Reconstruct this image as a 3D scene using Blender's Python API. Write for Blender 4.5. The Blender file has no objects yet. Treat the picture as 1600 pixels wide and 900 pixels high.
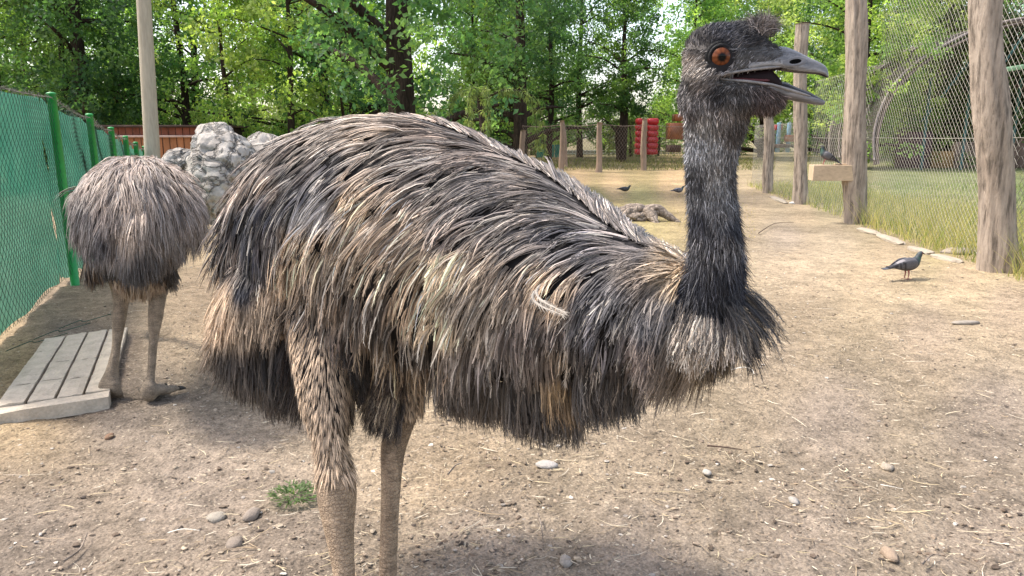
import bpy, bmesh, math, random
import numpy as np
from mathutils import Vector, Matrix
from mathutils.bvhtree import BVHTree
rng = np.random.default_rng(7); random.seed(7)
S = bpy.context.scene; C = S.collection
PI = math.pi
# ------------------------------------------------------------------ camera, sky, sun
CAMZ = 1.2; PITCH = math.radians(11.5); F = 1155.0
cam_d = bpy.data.cameras.new('camera'); cam = bpy.data.objects.new('camera', cam_d); C.objects.link(cam)
cam.location = (0, 0, CAMZ); cam.rotation_euler = (PI/2 - PITCH, 0, 0)
cam_d.sensor_width = 36; cam_d.lens = F/1600*36; cam_d.clip_end = 2000; cam_d.clip_start = 0.02
S.camera = cam
SUN_EL, SUN_DIR = math.radians(58), (.96, -0.24)          # SUN_DIR: the way shadows fall on the ground
w = bpy.data.worlds.new('World'); S.world = w; w.use_nodes = True
nt = w.node_tree; bg = nt.nodes['Background']
sky = nt.nodes.new('ShaderNodeTexSky'); sky.sky_type = 'NISHITA'; sky.sun_disc = False
sky.sun_elevation = SUN_EL; sky.sun_rotation = math.atan2(-SUN_DIR[0], -SUN_DIR[1])
sky.dust_density = 2.5; sky.air_density = 1.0
hz = nt.nodes.new('ShaderNodeHueSaturation'); hz.inputs['Saturation'].default_value = .80      # thin white haze over the blue
wm = nt.nodes.new('ShaderNodeMix'); wm.data_type = 'RGBA'; wm.blend_type = 'MULTIPLY'; wm.inputs[0].default_value = 1; wm.inputs[7].default_value = (1.06, 1.0, .94, 1)
nt.links.new(sky.outputs[0], hz.inputs['Color']); nt.links.new(hz.outputs[0], wm.inputs[6]); nt.links.new(wm.outputs[2], bg.inputs[0]); bg.inputs[1].default_value = 0.15
sd = bpy.data.lights.new('sun', 'SUN'); sd.energy = 1.8; sd.angle = math.radians(8); sd.color = (1, .95, .87)
so = bpy.data.objects.new('sun', sd); C.objects.link(so)
_h = math.cos(SUN_EL)/math.hypot(*SUN_DIR)
so.rotation_euler = Vector((SUN_DIR[0]*_h, SUN_DIR[1]*_h, -math.sin(SUN_EL))).to_track_quat('-Z', 'Y').to_euler()
S.view_settings.view_transform = 'Standard'; S.view_settings.look = 'None'; S.view_settings.exposure = 1.5; S.view_settings.gamma = 1
S.cycles.max_bounces = 6; S.cycles.transparent_max_bounces = 8; S.cycles.use_denoising = True
S.cycles.diffuse_bounces = 3; S.cycles.glossy_bounces = 2; S.cycles.transmission_bounces = 3

# ------------------------------------------------------------------ geometry of the place
CP, SP = math.cos(PITCH), math.sin(PITCH)
def P(px, py, d):                                  # photo pixel + distance along the view axis -> world
    u = (px-800)/F*d; v = (450-py)/F*d
    return np.array([u, d*CP + v*SP, CAMZ - d*SP + v*CP])
def gh(x, y):                                      # height of the ground
    x = np.asarray(x, float); y = np.asarray(y, float)
    t = np.clip((-1.6-x)/2.2, 0, 1); t = t*t*(3-2*t)
    z = -0.045*np.clip(y-6, 0, 12)*t
    t2 = np.clip((x-2.2)/3, 0, 1)*np.clip((y-5)/4, 0, 1)*np.clip(1-(y-14)/10, 0, 1)
    return z + 0.0*t2
def G(px, py):                                     # photo pixel -> point on the ground
    a = PITCH + math.atan((py-450)/F)
    p = None
    ray = np.array([(px-800)/F, CP + (450-py)/F*SP, -SP + (450-py)/F*CP])
    z = 0.0
    for _ in range(12):
        t = (z-CAMZ)/ray[2]; p = np.array([0, 0, CAMZ]) + ray*t; z = float(gh(p[0], p[1]))
    return p
def PY(px, py, Y):                                 # photo pixel -> point in the upright plane y = Y
    v = (450-py)/F; t = Y/(CP+v*SP); return np.array([(px-800)/F*t, Y, CAMZ+(-SP+v*CP)*t])
def DEP(p): return p[1]*CP - (p[2]-CAMZ)*SP        # depth along the view axis
def proj(p):                                       # world (N,3) -> photo pixels
    p = np.asarray(p); d = p[..., 1]*CP - (p[..., 2]-CAMZ)*SP; d = np.maximum(d, .05)
    v = p[..., 1]*SP + (p[..., 2]-CAMZ)*CP
    return 800 + p[..., 0]/d*F, 450 - v/d*F

# ------------------------------------------------------------------ numpy helpers
def nrm(v): return v/np.maximum(np.linalg.norm(v, axis=-1, keepdims=True), 1e-9)
_tab = rng.random(4096)
def _hash(i, j, k): return _tab[(i*73 + j*1571 + k*3571 + (i*j)*7 + 77) & 4095]
def vnoise(p):
    p = np.asarray(p, float); i = np.floor(p).astype(int); f = p-i; f = f*f*(3-2*f); r = 0
    for a in (0, 1):
        for b in (0, 1):
            for c in (0, 1):
                wt = (f[..., 0] if a else 1-f[..., 0])*(f[..., 1] if b else 1-f[..., 1])*(f[..., 2] if c else 1-f[..., 2])
                r = r + wt*_hash(i[..., 0]+a, i[..., 1]+b, i[..., 2]+c)
    return r*2-1
def fbm(p, o=4, g=.5):
    r = 0; a = 1; p = np.asarray(p, float)
    for k in range(o): r = r + a*vnoise(p*(2.03**k)+k*13.7); a *= g
    return r
def cpcol(P3, pts, power=4.0, jit=0, warp=0):      # colour by nearest marks on the coat / ground
    x, y = proj(P3)
    if warp:
        x = x + warp*fbm(P3*14, 2); y = y + warp*fbm(P3*14+50, 2)
    num = 0; den = 0
    for (cx, cy, c) in pts:
        wt = 1/(((x-cx)**2+(y-cy)**2)+60)**(power/2)
        num = num + wt[..., None]*np.array(c); den = den+wt
    return num/den[..., None]

# ------------------------------------------------------------------ object helpers
def link(o, parent=None):
    C.objects.link(o)
    if parent is not None: o.parent = parent
    return o
def tag(o, label=None, cat=None, group=None, kind=None):
    if label: o['label'] = label
    if cat: o['category'] = cat
    if group: o['group'] = group
    if kind: o['kind'] = kind
    return o
def empty(name, loc, label=None, cat=None, group=None, rz=0):
    o = bpy.data.objects.new(name, None); o.empty_display_size = .1
    o.location = tuple(float(v) for v in loc); o.rotation_euler = (0, 0, rz)
    link(o); return tag(o, label, cat, group)
def mk(name, V, Fc, m, parent=None, col=None, uv=None, smooth=True, loc=None):
    """V world (N,3); Fc list of arrays/lists of faces; one mesh object. If parent is an unrotated Empty, V is shifted into it."""
    V = np.asarray(V, np.float32).reshape(-1, 3)
    if isinstance(Fc, np.ndarray): Fc = [Fc]
    me = bpy.data.meshes.new(name)
    off = np.zeros(3)
    q = parent
    while q is not None: off = off+np.array(q.location); q = q.parent
    me.vertices.add(len(V))
    o = bpy.data.objects.new(name, me)
    if parent is None:
        base = np.array(loc if loc is not None else (0, 0, 0), float); o.location = tuple(base); off = base
    me.vertices.foreach_set('co', (V-off.astype(np.float32)).ravel())
    groups = [np.asarray(f, np.int32) for f in Fc if len(f)]
    loops = np.concatenate([g.ravel() for g in groups]); tot = np.concatenate([np.full(len(g), g.shape[1], np.int32) for g in groups])
    me.loops.add(len(loops)); me.loops.foreach_set('vertex_index', loops)
    me.polygons.add(len(tot)); me.polygons.foreach_set('loop_start', np.concatenate([[0], np.cumsum(tot)[:-1]]).astype(np.int32))
    me.update(calc_edges=True)
    me.polygons.foreach_set('use_smooth', np.full(len(tot), bool(smooth)))
    if col is not None:
        a = me.color_attributes.new('Col', 'FLOAT_COLOR', 'POINT')
        cc = np.ones((len(V), 4), np.float32); cc[:, :3] = np.asarray(col, np.float32).reshape(-1, 3); a.data.foreach_set('color', cc.ravel())
    me.validate(); me.update()
    if m is not None: me.materials.append(m)
    link(o, parent); return o
def part(name, parts, m, parent=None, **k):        # parts: list of (V, F) with F quads or tris
    V = []; Q = []; T = []; n = 0; Cc = []
    for t in parts:
        v, f = np.asarray(t[0], float), t[1]
        for g in (f if isinstance(f, list) and len(f) and isinstance(f[0], np.ndarray) else [np.asarray(f)]):
            (Q if g.shape[1] == 4 else T).append(g+n)
        if len(t) > 2: Cc.append(np.broadcast_to(t[2], v.shape))
        V.append(v); n += len(v)
    Fc = []
    if Q: Fc.append(np.concatenate(Q))
    if T: Fc.append(np.concatenate(T))
    if Cc: k['col'] = np.concatenate(Cc)
    return mk(name, np.concatenate(V), Fc, m, parent, **k)
def box(c, s, rz=0, M=None, bev=0):
    """12-sided softened box (chamfered long edges) centre c size s"""
    x, y, z = np.array(s)/2.0; b = bev
    if b <= 0:
        V = np.array([[i*x, j*y, k*z] for i in (-1, 1) for j in (-1, 1) for k in (-1, 1)])
        Fq = np.array([[0, 1, 3, 2], [4, 6, 7, 5], [0, 4, 5, 1], [2, 3, 7, 6], [0, 2, 6, 4], [1, 5, 7, 3]])
    else:
        ring = [(x-b, -y), (x, -y+b), (x, y-b), (x-b, y), (-x+b, y), (-x, y-b), (-x, -y+b), (-x+b, -y)]
        ins = [(x-2*b if a > 0 else -x+2*b, 0) for a, _ in ring]
        V = []
        for zz, sc in ((-z, 1), (-z+b, 0), (z-b, 0), (z, 1)):
            for (a, q) in ring: V.append([a-math.copysign(b*sc, a), q-math.copysign(b*sc, q), zz])
        V = np.array(V); Fq = []
        for r in range(3):
            for k in range(8): Fq.append([r*8+k, r*8+(k+1) % 8, r*8+8+(k+1) % 8, r*8+8+k])
        for o_, fl in ((0, 1), (24, 0)):
            for q in ((0, 1, 2, 3), (0, 3, 4, 7), (4, 5, 6, 7)):
                q = [o_+i for i in q]; Fq.append(q[::-1] if fl else q)
        Fq = np.array(Fq)
    if M is not None: V = V@np.array(M).T
    if rz: c_, s_ = math.cos(rz), math.sin(rz); V = V@np.array([[c_, s_, 0], [-s_, c_, 0], [0, 0, 1]])
    return V+np.array(c, float), Fq
def frames(pts, up=(0, 0, 1)):
    pts = np.asarray(pts, float); T = nrm(np.gradient(pts, axis=0)); up = np.array(up, float)
    U = np.empty_like(T); prev = up-T[0]*T[0].dot(up)
    if np.linalg.norm(prev) < .05: prev = np.array([1., 0, 0]); prev -= T[0]*T[0].dot(prev)
    for i in range(len(T)):
        prev = prev-T[i]*T[i].dot(prev); prev = prev/np.linalg.norm(prev); U[i] = prev
    return T, U, np.cross(T, U)
def cr(a, n):                                      # catmull-rom resample of stations (any columns)
    a = np.asarray(a, float); m = len(a); t = np.linspace(0, m-1, n); i = np.minimum(t.astype(int), m-2); f = (t-i)[:, None]
    g = lambda k: a[np.clip(k, 0, m-1)]
    p0, p1, p2, p3 = g(i-1), g(i), g(i+1), g(i+2)
    return .5*((2*p1)+(-p0+p2)*f+(2*p0-5*p1+4*p2-p3)*f**2+(-p0+3*p1-3*p2+p3)*f**3)
def tube(pts, r, n=8, up=(0, 0, 1), caps=True, rb=None):
    pts = np.asarray(pts, float); K = len(pts); r = np.broadcast_to(np.asarray(r, float), (K,)); rb = r if rb is None else np.broadcast_to(np.asarray(rb, float), (K,))
    T, U, R = frames(pts, up); th = np.linspace(0, 2*PI, n, endpoint=False)
    V = pts[:, None]+U[:, None]*(np.cos(th)[None, :, None]*r[:, None, None])+R[:, None]*(np.sin(th)[None, :, None]*rb[:, None, None])
    V = V.reshape(-1, 3); i = np.arange(K-1)[:, None]*n; j = np.arange(n)[None]; j2 = (j+1) % n
    Fq = np.stack([i+j, i+j2, i+n+j2, i+n+j], -1).reshape(-1, 4)[:, ::-1]
    if not caps: return V, Fq
    V = np.concatenate([V, pts[:1], pts[-1:]]); a = K*n; jj = np.arange(n); j2 = (jj+1) % n
    T1 = np.stack([np.full(n, a), jj, j2], -1)[:, ::-1]; T2 = np.stack([np.full(n, a+1), (K-1)*n+j2, (K-1)*n+jj], -1)[:, ::-1]
    return V, [Fq, np.concatenate([T1[:, ::-1], T2[:, ::-1]])[:, ::-1]]
def ell(c, r, M=None, nu=14, nv=9):
    u = np.linspace(0, 2*PI, nu, endpoint=False); v = np.linspace(0, PI, nv)[1:-1]
    V = np.array([[math.sin(b)*math.cos(a), math.sin(b)*math.sin(a), math.cos(b)] for b in v for a in u]+[[0, 0, 1], [0, 0, -1]])*np.array(r)
    if M is not None: V = V@np.array(M).T
    Q = [[i*nu+j, (i+1)*nu+j, (i+1)*nu+(j+1) % nu, i*nu+(j+1) % nu] for i in range(nv-3) for j in range(nu)]
    a = (nv-2)*nu; Tt = [[a, j, (j+1) % nu] for j in range(nu)]+[[a+1, (nv-3)*nu+(j+1) % nu, (nv-3)*nu+j] for j in range(nu)]
    return V+np.array(c), [np.array(Q), np.array(Tt)]
def ico(sub=1):
    bm = bmesh.new(); bmesh.ops.create_icosphere(bm, subdivisions=sub, radius=1)
    V = np.array([v.co for v in bm.verts]); Fq = np.array([[v.index for v in f.verts] for f in bm.faces]); bm.free(); return V, Fq
ICO1, ICO2, ICO3 = ico(1), ico(2), ico(4)
def ribbon(Pk, Sd, W, Nn=None, ridge=0.0, Cc=None, edge=None):
    """(N,K,3) centre lines -> ribbon verts, quads, colours. ridge>0 gives a roof-shaped section of three verts"""
    N, K, _ = Pk.shape
    if ridge > 0:
        V = np.stack([Pk-Sd*W[..., None]/2, Pk+Nn*(W*ridge)[..., None], Pk+Sd*W[..., None]/2], 2); m = 3
    else: V = np.stack([Pk-Sd*W[..., None]/2, Pk+Sd*W[..., None]/2], 2); m = 2
    V = V.reshape(-1, 3); b = (np.arange(N)[:, None, None]*K+np.arange(K-1)[None, :, None])*m+np.arange(m-1)[None, None]
    Fq = np.stack([b, b+1, b+m+1, b+m], -1).reshape(-1, 4)
    cc = None
    if Cc is not None:
        cc = np.repeat(Cc.reshape(N*K, 3), m, axis=0)
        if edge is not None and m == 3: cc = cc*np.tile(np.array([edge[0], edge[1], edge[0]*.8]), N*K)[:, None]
    return V, Fq, cc

# ------------------------------------------------------------------ materials
class NB:
    def __init__(s, name, rough=.8, spec=.3):
        s.m = bpy.data.materials.new(name); s.m.use_nodes = True; s.t = s.m.node_tree; s.b = s.t.nodes['Principled BSDF']
        s.b.inputs['Roughness'].default_value = rough; s.b.inputs['Specular IOR Level'].default_value = spec
        s.co = s.n('ShaderNodeTexCoord').outputs['Object']
    def n(s, t, **k):
        x = s.t.nodes.new(t)
        for a, v in k.items(): setattr(x, a, v)
        return x
    def set(s, sock, v):
        if hasattr(v, 'links') or hasattr(v, 'is_linked'): s.t.links.new(v, sock)
        else: sock.default_value = v
    def noise(s, scale, detail=4, rough=.55, dist=0, vec=None):
        x = s.n('ShaderNodeTexNoise'); s.set(x.inputs['Vector'], vec or s.co)
        x.inputs['Scale'].default_value = scale; x.inputs['Detail'].default_value = detail; x.inputs['Roughness'].default_value = rough; x.inputs['Distortion'].default_value = dist
        return x.outputs['Fac']
    def voro(s, scale, feat='F1', vec=None, out='Distance'):
        x = s.n('ShaderNodeTexVoronoi', feature=feat); s.set(x.inputs['Vector'], vec or s.co); x.inputs['Scale'].default_value = scale
        return x.outputs[out]
    def scale(s, v):
        x = s.n('ShaderNodeMapping'); s.set(x.inputs['Vector'], s.co); x.inputs['Scale'].default_value = v; return x.outputs[0]
    def ramp(s, f, stops):
        x = s.n('ShaderNodeValToRGB'); s.set(x.inputs[0], f); e = x.color_ramp.elements
        while len(e) < len(stops): e.new(.5)
        for q, (p, c) in zip(e, stops): q.position = p; q.color = (*((c,)*3 if not hasattr(c, '__len__') else c), 1)
        return x.outputs[0]
    def mix(s, f, a, b, mode='MIX'):
        x = s.n('ShaderNodeMix', data_type='RGBA', blend_type=mode)
        s.set(x.inputs[0], f)
        for sock, v in ((x.inputs[6], a), (x.inputs[7], b)):
            if isinstance(v, float): v = (v, v, v)
            if isinstance(v, (tuple, list)): v = (*v, 1) if len(v) == 3 else v
            s.set(sock, v)
        return x.outputs[2]
    def vcol(s, name='Col'):
        return s.n('ShaderNodeVertexColor', layer_name=name).outputs[0]
    def bump(s, h, dist=.01, strength=1.0, nrm_=None):
        x = s.n('ShaderNodeBump'); s.set(x.inputs['Height'], h); x.inputs['Distance'].default_value = dist; x.inputs['Strength'].default_value = strength
        if nrm_ is not None: s.set(x.inputs['Normal'], nrm_)
        return x.outputs[0]
    def done(s, col=None, normal=None, rough=None):
        if col is not None: s.set(s.b.inputs['Base Color'], (*col, 1) if isinstance(col, tuple) and len(col) == 3 else col)
        if normal is not None: s.set(s.b.inputs['Normal'], normal)
        if rough is not None: s.set(s.b.inputs['Roughness'], rough)
        return s.m
def simple(name, col, var=.25, sc=8, rough=.75, bump=.004, spec=.3, stretch=None):
    b = NB(name, rough, spec); v = b.scale(stretch) if stretch else None
    n1 = b.noise(sc, 5, vec=v); n2 = b.noise(sc*7, 4, vec=v)
    c = b.ramp(n1, [(.3, tuple(x*(1-var) for x in col)), (.7, tuple(min(1, x*(1+var)) for x in col))])
    c = b.mix(.35, c, b.ramp(n2, [(.3, .35), (.7, 1.0)]), 'MULTIPLY')
    return b.done(c, b.bump(n2, bump))
def m_feather():
    b = NB('feather', .5, .28)
    n = b.noise(260, 3); c = b.mix(1.0, b.vcol(), b.ramp(n, [(.3, .72), (.7, 1.12)]), 'MULTIPLY')
    b.b.inputs['Sheen Weight'].default_value = .15
    return b.done(c)
def m_leaf(name='leaf'):
    m = bpy.data.materials.new(name); m.use_nodes = True; t = m.node_tree; t.nodes.clear()
    o = t.nodes.new('ShaderNodeOutputMaterial'); vc = t.nodes.new('ShaderNodeVertexColor'); vc.layer_name = 'Col'
    oi = t.nodes.new('ShaderNodeObjectInfo'); hs = t.nodes.new('ShaderNodeHueSaturation'); mr = t.nodes.new('ShaderNodeMapRange')
    mr.inputs[3].default_value = .75; mr.inputs[4].default_value = 1.25; t.links.new(oi.outputs['Random'], mr.inputs[0]); t.links.new(mr.outputs[0], hs.inputs['Value'])
    t.links.new(vc.outputs[0], hs.inputs['Color'])
    d = t.nodes.new('ShaderNodeBsdfPrincipled'); d.inputs['Roughness'].default_value = .55; d.inputs['Specular IOR Level'].default_value = .3
    tr = t.nodes.new('ShaderNodeBsdfTranslucent'); mx = t.nodes.new('ShaderNodeMixShader'); mx.inputs[0].default_value = .55
    g = t.nodes.new('ShaderNodeMix'); g.data_type = 'RGBA'; g.blend_type = 'MULTIPLY'; g.inputs[0].default_value = 1; g.inputs[7].default_value = (1.45, 1.55, .75, 1)
    t.links.new(hs.outputs[0], g.inputs[6]); t.links.new(hs.outputs[0], d.inputs['Base Color']); t.links.new(g.outputs[2], tr.inputs[0])
    t.links.new(d.outputs[0], mx.inputs[1]); t.links.new(tr.outputs[0], mx.inputs[2]); t.links.new(mx.outputs[0], o.inputs[0]); return m
def m_vc(name, rough=.8, var=.3, sc=30, bump=.002, spec=.25):
    b = NB(name, rough, spec); n = b.noise(sc, 5); c = b.mix(1.0, b.vcol(), b.ramp(n, [(.3, 1-var), (.7, 1+var)]), 'MULTIPLY')
    return b.done(c, b.bump(n, bump))
def m_bark(name, c1, c2, sc=9, stretch=(1, 1, .18), bump=.02):
    b = NB(name, .9, .15); v = b.scale(stretch)
    n = b.noise(sc, 6, .65, .6, v); n2 = b.noise(sc*5, 4, vec=v); vo = b.voro(sc*1.6, 'DISTANCE_TO_EDGE', v)
    c = b.ramp(n, [(.25, c1), (.75, c2)]); c = b.mix(.5, c, b.ramp(n2, [(.3, .4), (.7, 1.1)]), 'MULTIPLY')
    c = b.mix(.6, c, b.ramp(vo, [(0, .35), (.12, 1)]), 'MULTIPLY')
    h = b.mix(.5, n2, b.ramp(vo, [(0, 0.), (.2, 1.)])); return b.done(c, b.bump(h, bump))
M_FE = m_feather(); M_LEAF = m_leaf()
M_BARK = m_bark('tree_bark', (.02, .014, .010), (.085, .06, .045))
def m_logs():
    b = NB('log_wood', .92, .12); v = b.scale((1, 1, .09)); n = b.noise(5, 5, .6, .3, v); n2 = b.noise(26, 6, .7, .2, v); n3 = b.noise(9, 6, .7, 0, b.scale((1, 1, .5)))
    c = b.ramp(n, [(.3, (.33, .265, .21)), (.7, (.49, .405, .33))]); c = b.mix(.9, c, b.ramp(n2, [(.36, .30), (.5, .92), (.7, 1.15)]), 'MULTIPLY'); c = b.mix(.7, c, b.ramp(n3, [(.3, .55), (.55, 1.), (.75, 1.25)]), 'MULTIPLY')
    return b.done(c, b.bump(b.mix(.4, n2, n3), .03))
M_LOG = m_logs()
M_FARPOST = simple('weathered_post_wood', (.33, .24, .18), .3, 6, .9, .01, .15, (1, 1, .15))

# ------------------------------------------------------------------ ground
def lines(segs):
    out = []
    for a, b, st in segs: out.append(np.arange(a, b, st))
    return np.unique(np.round(np.concatenate(out), 4))
def ground():
    xs = lines([(-420, -60, 40), (-60, -16, 3), (-16, -6, .5), (-6, -3, .12), (-3, 3.6, .030), (3.6, 7, .07), (7, 16, .4), (16, 60, 3), (60, 421, 40)])
    ys = lines([(-30, -2, 3), (-2, 1.5, .25), (1.5, 5.0, .030), (5.0, 9, .05), (9, 16, .15), (16, 34, .5), (34, 70, 3), (70, 620, 50)])
    X, Y = np.meshgrid(xs, ys); n = X.shape; q = np.stack([X, Y, X*0], -1)
    near = np.clip((14-Y)/6, 0, 1)
    Z = gh(X, Y)+near*(.016*fbm(q*1.6, 3)+.007*fbm(q*9, 3))+np.clip((7-Y)/3, 0, 1)*(+.003*fbm(q*5, 3)+.0055*fbm(q*30, 3)-.008*np.clip(vnoise(q*14+9)-.35, 0, 1))
    Z = Z-.006
    V = np.stack([X, Y, Z], -1).reshape(-1, 3)
    a = np.arange(n[0]-1)[:, None]*n[1]+np.arange(n[1]-1)[None]; Fq = np.stack([a, a+1, a+n[1]+1, a+n[1]], -1).reshape(-1, 4)
    gb, gr, st, stp, gn, gl = (.235, .195, .158), (.275, .228, .183), (.37, .295, .20), (.46, .335, .20), (.19, .20, .075), (.15, .18, .08)
    pts = [(60, 850, gb), (300, 780, gb), (200, 640, gb), (120, 520, gb), (320, 450, (.31, .24, .17)), (450, 850, gb), (750, 850, gr), (700, 720, (.34, .27, .19)), (1000, 850, gr), (1000, 700, (.33, .27, .20)),
           (1250, 850, gr), (1550, 850, gr), (1550, 650, gr), (1300, 650, gr), (1200, 560, (.34, .275, .20)), (1250, 480, (.35, .28, .195)), (1450, 520, (.33, .265, .195)), (1580, 480, (.34, .27, .195)), (1350, 440, st), (1240, 410, (.36, .29, .205)),
           (1230, 370, (.30, .25, .195)), (1300, 380, (.34, .28, .2)), (1250, 330, st), (1400, 400, st), (1500, 430, st), (1180, 310, st), (340, 370, (.45, .35, .22)), (330, 350, st), (950, 345, (.38, .31, .16)), (1000, 310, (.30, .27, .13)),
           (930, 318, gn), (960, 290, stp), (1050, 285, stp), (900, 275, stp), (1000, 265, (.36, .28, .15)), (1000, 250, (.12, .12, .06)), (900, 250, (.11, .10, .055)), (880, 265, (.3, .23, .13)), (950, 238, (.16, .15, .08)), (1000, 222, (.12, .15, .06)),
           (1450, 330, gn), (1420, 280, gl), (1500, 260, gl), (1590, 300, gl), (1590, 350, gn), (1480, 370, (.34, .29, .14)), (1240, 250, (.28, .25, .12)), (1220, 240, (.36, .3, .2)), (1280, 290, gl),
           (300, 330, st), (250, 260, (.2, .2, .1)), (600, 260, (.15, .14, .07)), (40, 600, (.38, .29, .18)), (0, 540, (.38, .29, .18)), (130, 480, (.30, .23, .16))]
    Cc = cpcol(V, pts, 3.2)
    back = V[:, 1] < 1.0; Cc[back] = gr
    nn = fbm(V*np.array([1.1, 1.1, 1]), 4); Cc = Cc*.92*np.array([1.03, 1., .96])*(1+.22*nn[:, None])
    b = NB('ground_soil', .95, .12)
    n1 = b.noise(2.2, 6, .65); n7 = b.noise(7.5, 5, .6, .4); n2 = b.noise(28, 6, .7); n3 = b.noise(130, 3, .6); vo = b.voro(46, 'F1'); vc = b.voro(46, 'F1', out='Color')
    c = b.mix(1, b.vcol(), b.ramp(n1, [(.3, .80), (.7, 1.18)]), 'MULTIPLY')
    c = b.mix(.8, c, b.ramp(n7, [(.32, .66), (.5, 1.0), (.68, 1.15)]), 'MULTIPLY'); c = b.mix(1, c, b.ramp(n2, [(.28, .50), (.5, 1.0), (.72, 1.28)]), 'MULTIPLY')
    c = b.mix(.9, c, b.ramp(n3, [(.3, .55), (.7, 1.3)]), 'MULTIPLY')
    sp = b.ramp(b.noise(60, 2, .5), [(.66, 0.), (.72, 1.)]); c = b.mix(sp, c, (.46, .39, .29))
    h = b.mix(.5, n2, b.ramp(vo, [(0, 1.), (.5, 0.)]))
    nb = b.bump(h, .012, 1.0); nb = b.bump(n3, .004, .9, nb)
    m = b.done(c, nb)
    o = mk('ground', V, Fq, m, None, col=Cc); tag(o, 'dry trampled earth of the enclosure running into straw coloured grass', kind='structure')
ground()

# ------------------------------------------------------------------ plumage tools
def bvh_of(o):
    me = o.data; mw = np.array(o.matrix_world) if o.parent is None else None
    V = np.empty(len(me.vertices)*3, np.float32); me.vertices.foreach_get('co', V); V = V.reshape(-1, 3)
    off = np.zeros(3); q = o.parent
    if q is None: off = np.array(o.location)
    while q is not None: off = off+np.array(q.location); q = q.parent
    V = V+off
    return BVHTree.FromPolygons([tuple(v) for v in V], [tuple(p.vertices) for p in me.polygons])
def grow(bvh, R, D, L, K=9, grav=.25, off0=.004, off1=.02, lift=.15, free=False, wob=.12, side_n=None):
    """R roots, D start directions, L lengths. marches over the body, pulled down, kept outside it. -> P,Sd,Nn (N,K,3)"""
    N = len(R); L = np.broadcast_to(L, (N,)); Pk = np.empty((N, K, 3)); Nk = np.empty((N, K, 3)); p = R.copy(); d = nrm(D)
    off1 = np.broadcast_to(off1, (N,)); g = np.array([0, 0, -1.]); grav = np.broadcast_to(grav, (N,))
    lastn = side_n if side_n is not None else np.zeros((N, 3))
    for k in range(K):
        f = k/(K-1)
        for i in range(N):
            loc, n, _, dist = bvh.find_nearest(p[i])
            if loc is None: continue
            v = p[i]-np.array(loc); n = np.array(n); s = v.dot(n)
            if k == 0: d[i] = nrm(d[i]+n*lift)
            o = off0+(off1[i]-off0)*f
            if s < o and dist < .12:
                p[i] = np.array(loc)+n*o; dn = d[i].dot(n)
                if dn < 0: d[i] = d[i]-n*dn*.9
            lastn[i] = n if k == 0 else lastn[i]*.5+n*.5
        Pk[:, k] = p; Nk[:, k] = lastn
        wv = np.stack([vnoise(p*9+3), vnoise(p*9+33), vnoise(p*9+63)], -1)*wob
        d = nrm(d+g*(grav*(1.0/(K-1))*6)[:, None]*.5+wv*.5); p = p+d*(L/(K-1))[:, None]
    T = nrm(np.gradient(Pk, axis=1)); Nk = nrm(Nk-T*(Nk*T).sum(-1, keepdims=True)); Sd = np.cross(T, Nk)
    return Pk, nrm(Sd), Nk
def resample(A, t):                                # A (N,K,3), t (N,K2) in 0..1
    K = A.shape[1]; x = np.clip(t, 0, .9999)*(K-1); i = x.astype(int); f = (x-i)[..., None]; r = np.arange(len(A))[:, None]
    return A[r, i]*(1-f)+A[r, np.minimum(i+1, K-1)]*f
def children(Pk, Sd, Nk, n, r0, r1, K2=6, jit=.006, lmin=.65, spread=1.0):
    N, K, _ = Pk.shape; rep = lambda a: np.repeat(a, n, axis=0); M = N*n
    l = lmin+(1-lmin)*rng.random(M)**.6; t = np.linspace(0, 1, K2)[None]*l[:, None]
    p = resample(rep(Pk), t); s = nrm(resample(rep(Sd), t)); nn = nrm(resample(rep(Nk), t))
    u = rng.uniform(-1, 1, M)[:, None]; v = rng.uniform(-.35, .6, M)[:, None]; f = np.linspace(0, 1, K2)[None]
    rr = r0+(r1-r0)*f; ph = rng.uniform(0, 6.28, (M, 2)); wv = np.sin(f*rng.uniform(2, 5, M)[:, None]+ph[:, :1])*f*jit; wz = np.sin(f*rng.uniform(2, 5, M)[:, None]+ph[:, 1:])*f*jit*.6
    return p+s*(u*rr+wv)[..., None]+nn*(v*rr*.6+wz)[..., None], s, nn, f*l[:, None]
def spin(s, n, ang):                               # turn the ribbons about their run
    return s*np.cos(ang)[:, None, None]+n*np.sin(ang)[:, None, None], n*np.cos(ang)[:, None, None]-s*np.sin(ang)[:, None, None]
def barbs(Pk, Sd, Nk, Cc, nb, L, ang=.5, w=.0009, t0=.12, droop=.2):
    N, K, _ = Pk.shape; T = nrm(np.gradient(Pk, axis=1)); t = (t0+(1-t0)*(np.arange(nb)+.5)/nb)[None]+rng.uniform(-.02, .02, (N, nb)); t = np.clip(t, 0, 1)
    b = resample(Pk, t); tt = nrm(resample(T, t)); ss = nrm(resample(Sd, t)); nn = nrm(resample(Nk, t)); cc = resample(Cc, t)
    sg = np.where(np.arange(nb) % 2 == 0, 1, -1)[None, :, None]; a = (ang*rng.uniform(.6, 1.3, (N, nb)))[..., None]
    d = tt*np.cos(a)+ss*sg*np.sin(a)+nn*rng.uniform(-.15, .12, (N, nb, 1)); ln = (L*rng.uniform(.6, 1.15, (N, nb)))*(1-.45*t); ln = ln[..., None]
    p1 = b+nrm(d+tt*.15+np.array([0, 0, -droop*.6]))*ln
    Q = np.stack([b, p1], 2).reshape(-1, 2, 3); s2 = nrm(np.cross(nrm(d), nn)).reshape(-1, 1, 3).repeat(2, 1)
    W = np.broadcast_to(np.array([w*1.15, w*.2])[None], (len(Q), 2))
    c2 = np.repeat(cc.reshape(-1, 1, 3), 2, 1)*rng.uniform(.75, 1.25, (len(Q), 1, 1)); return Q, s2, W, c2
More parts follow.
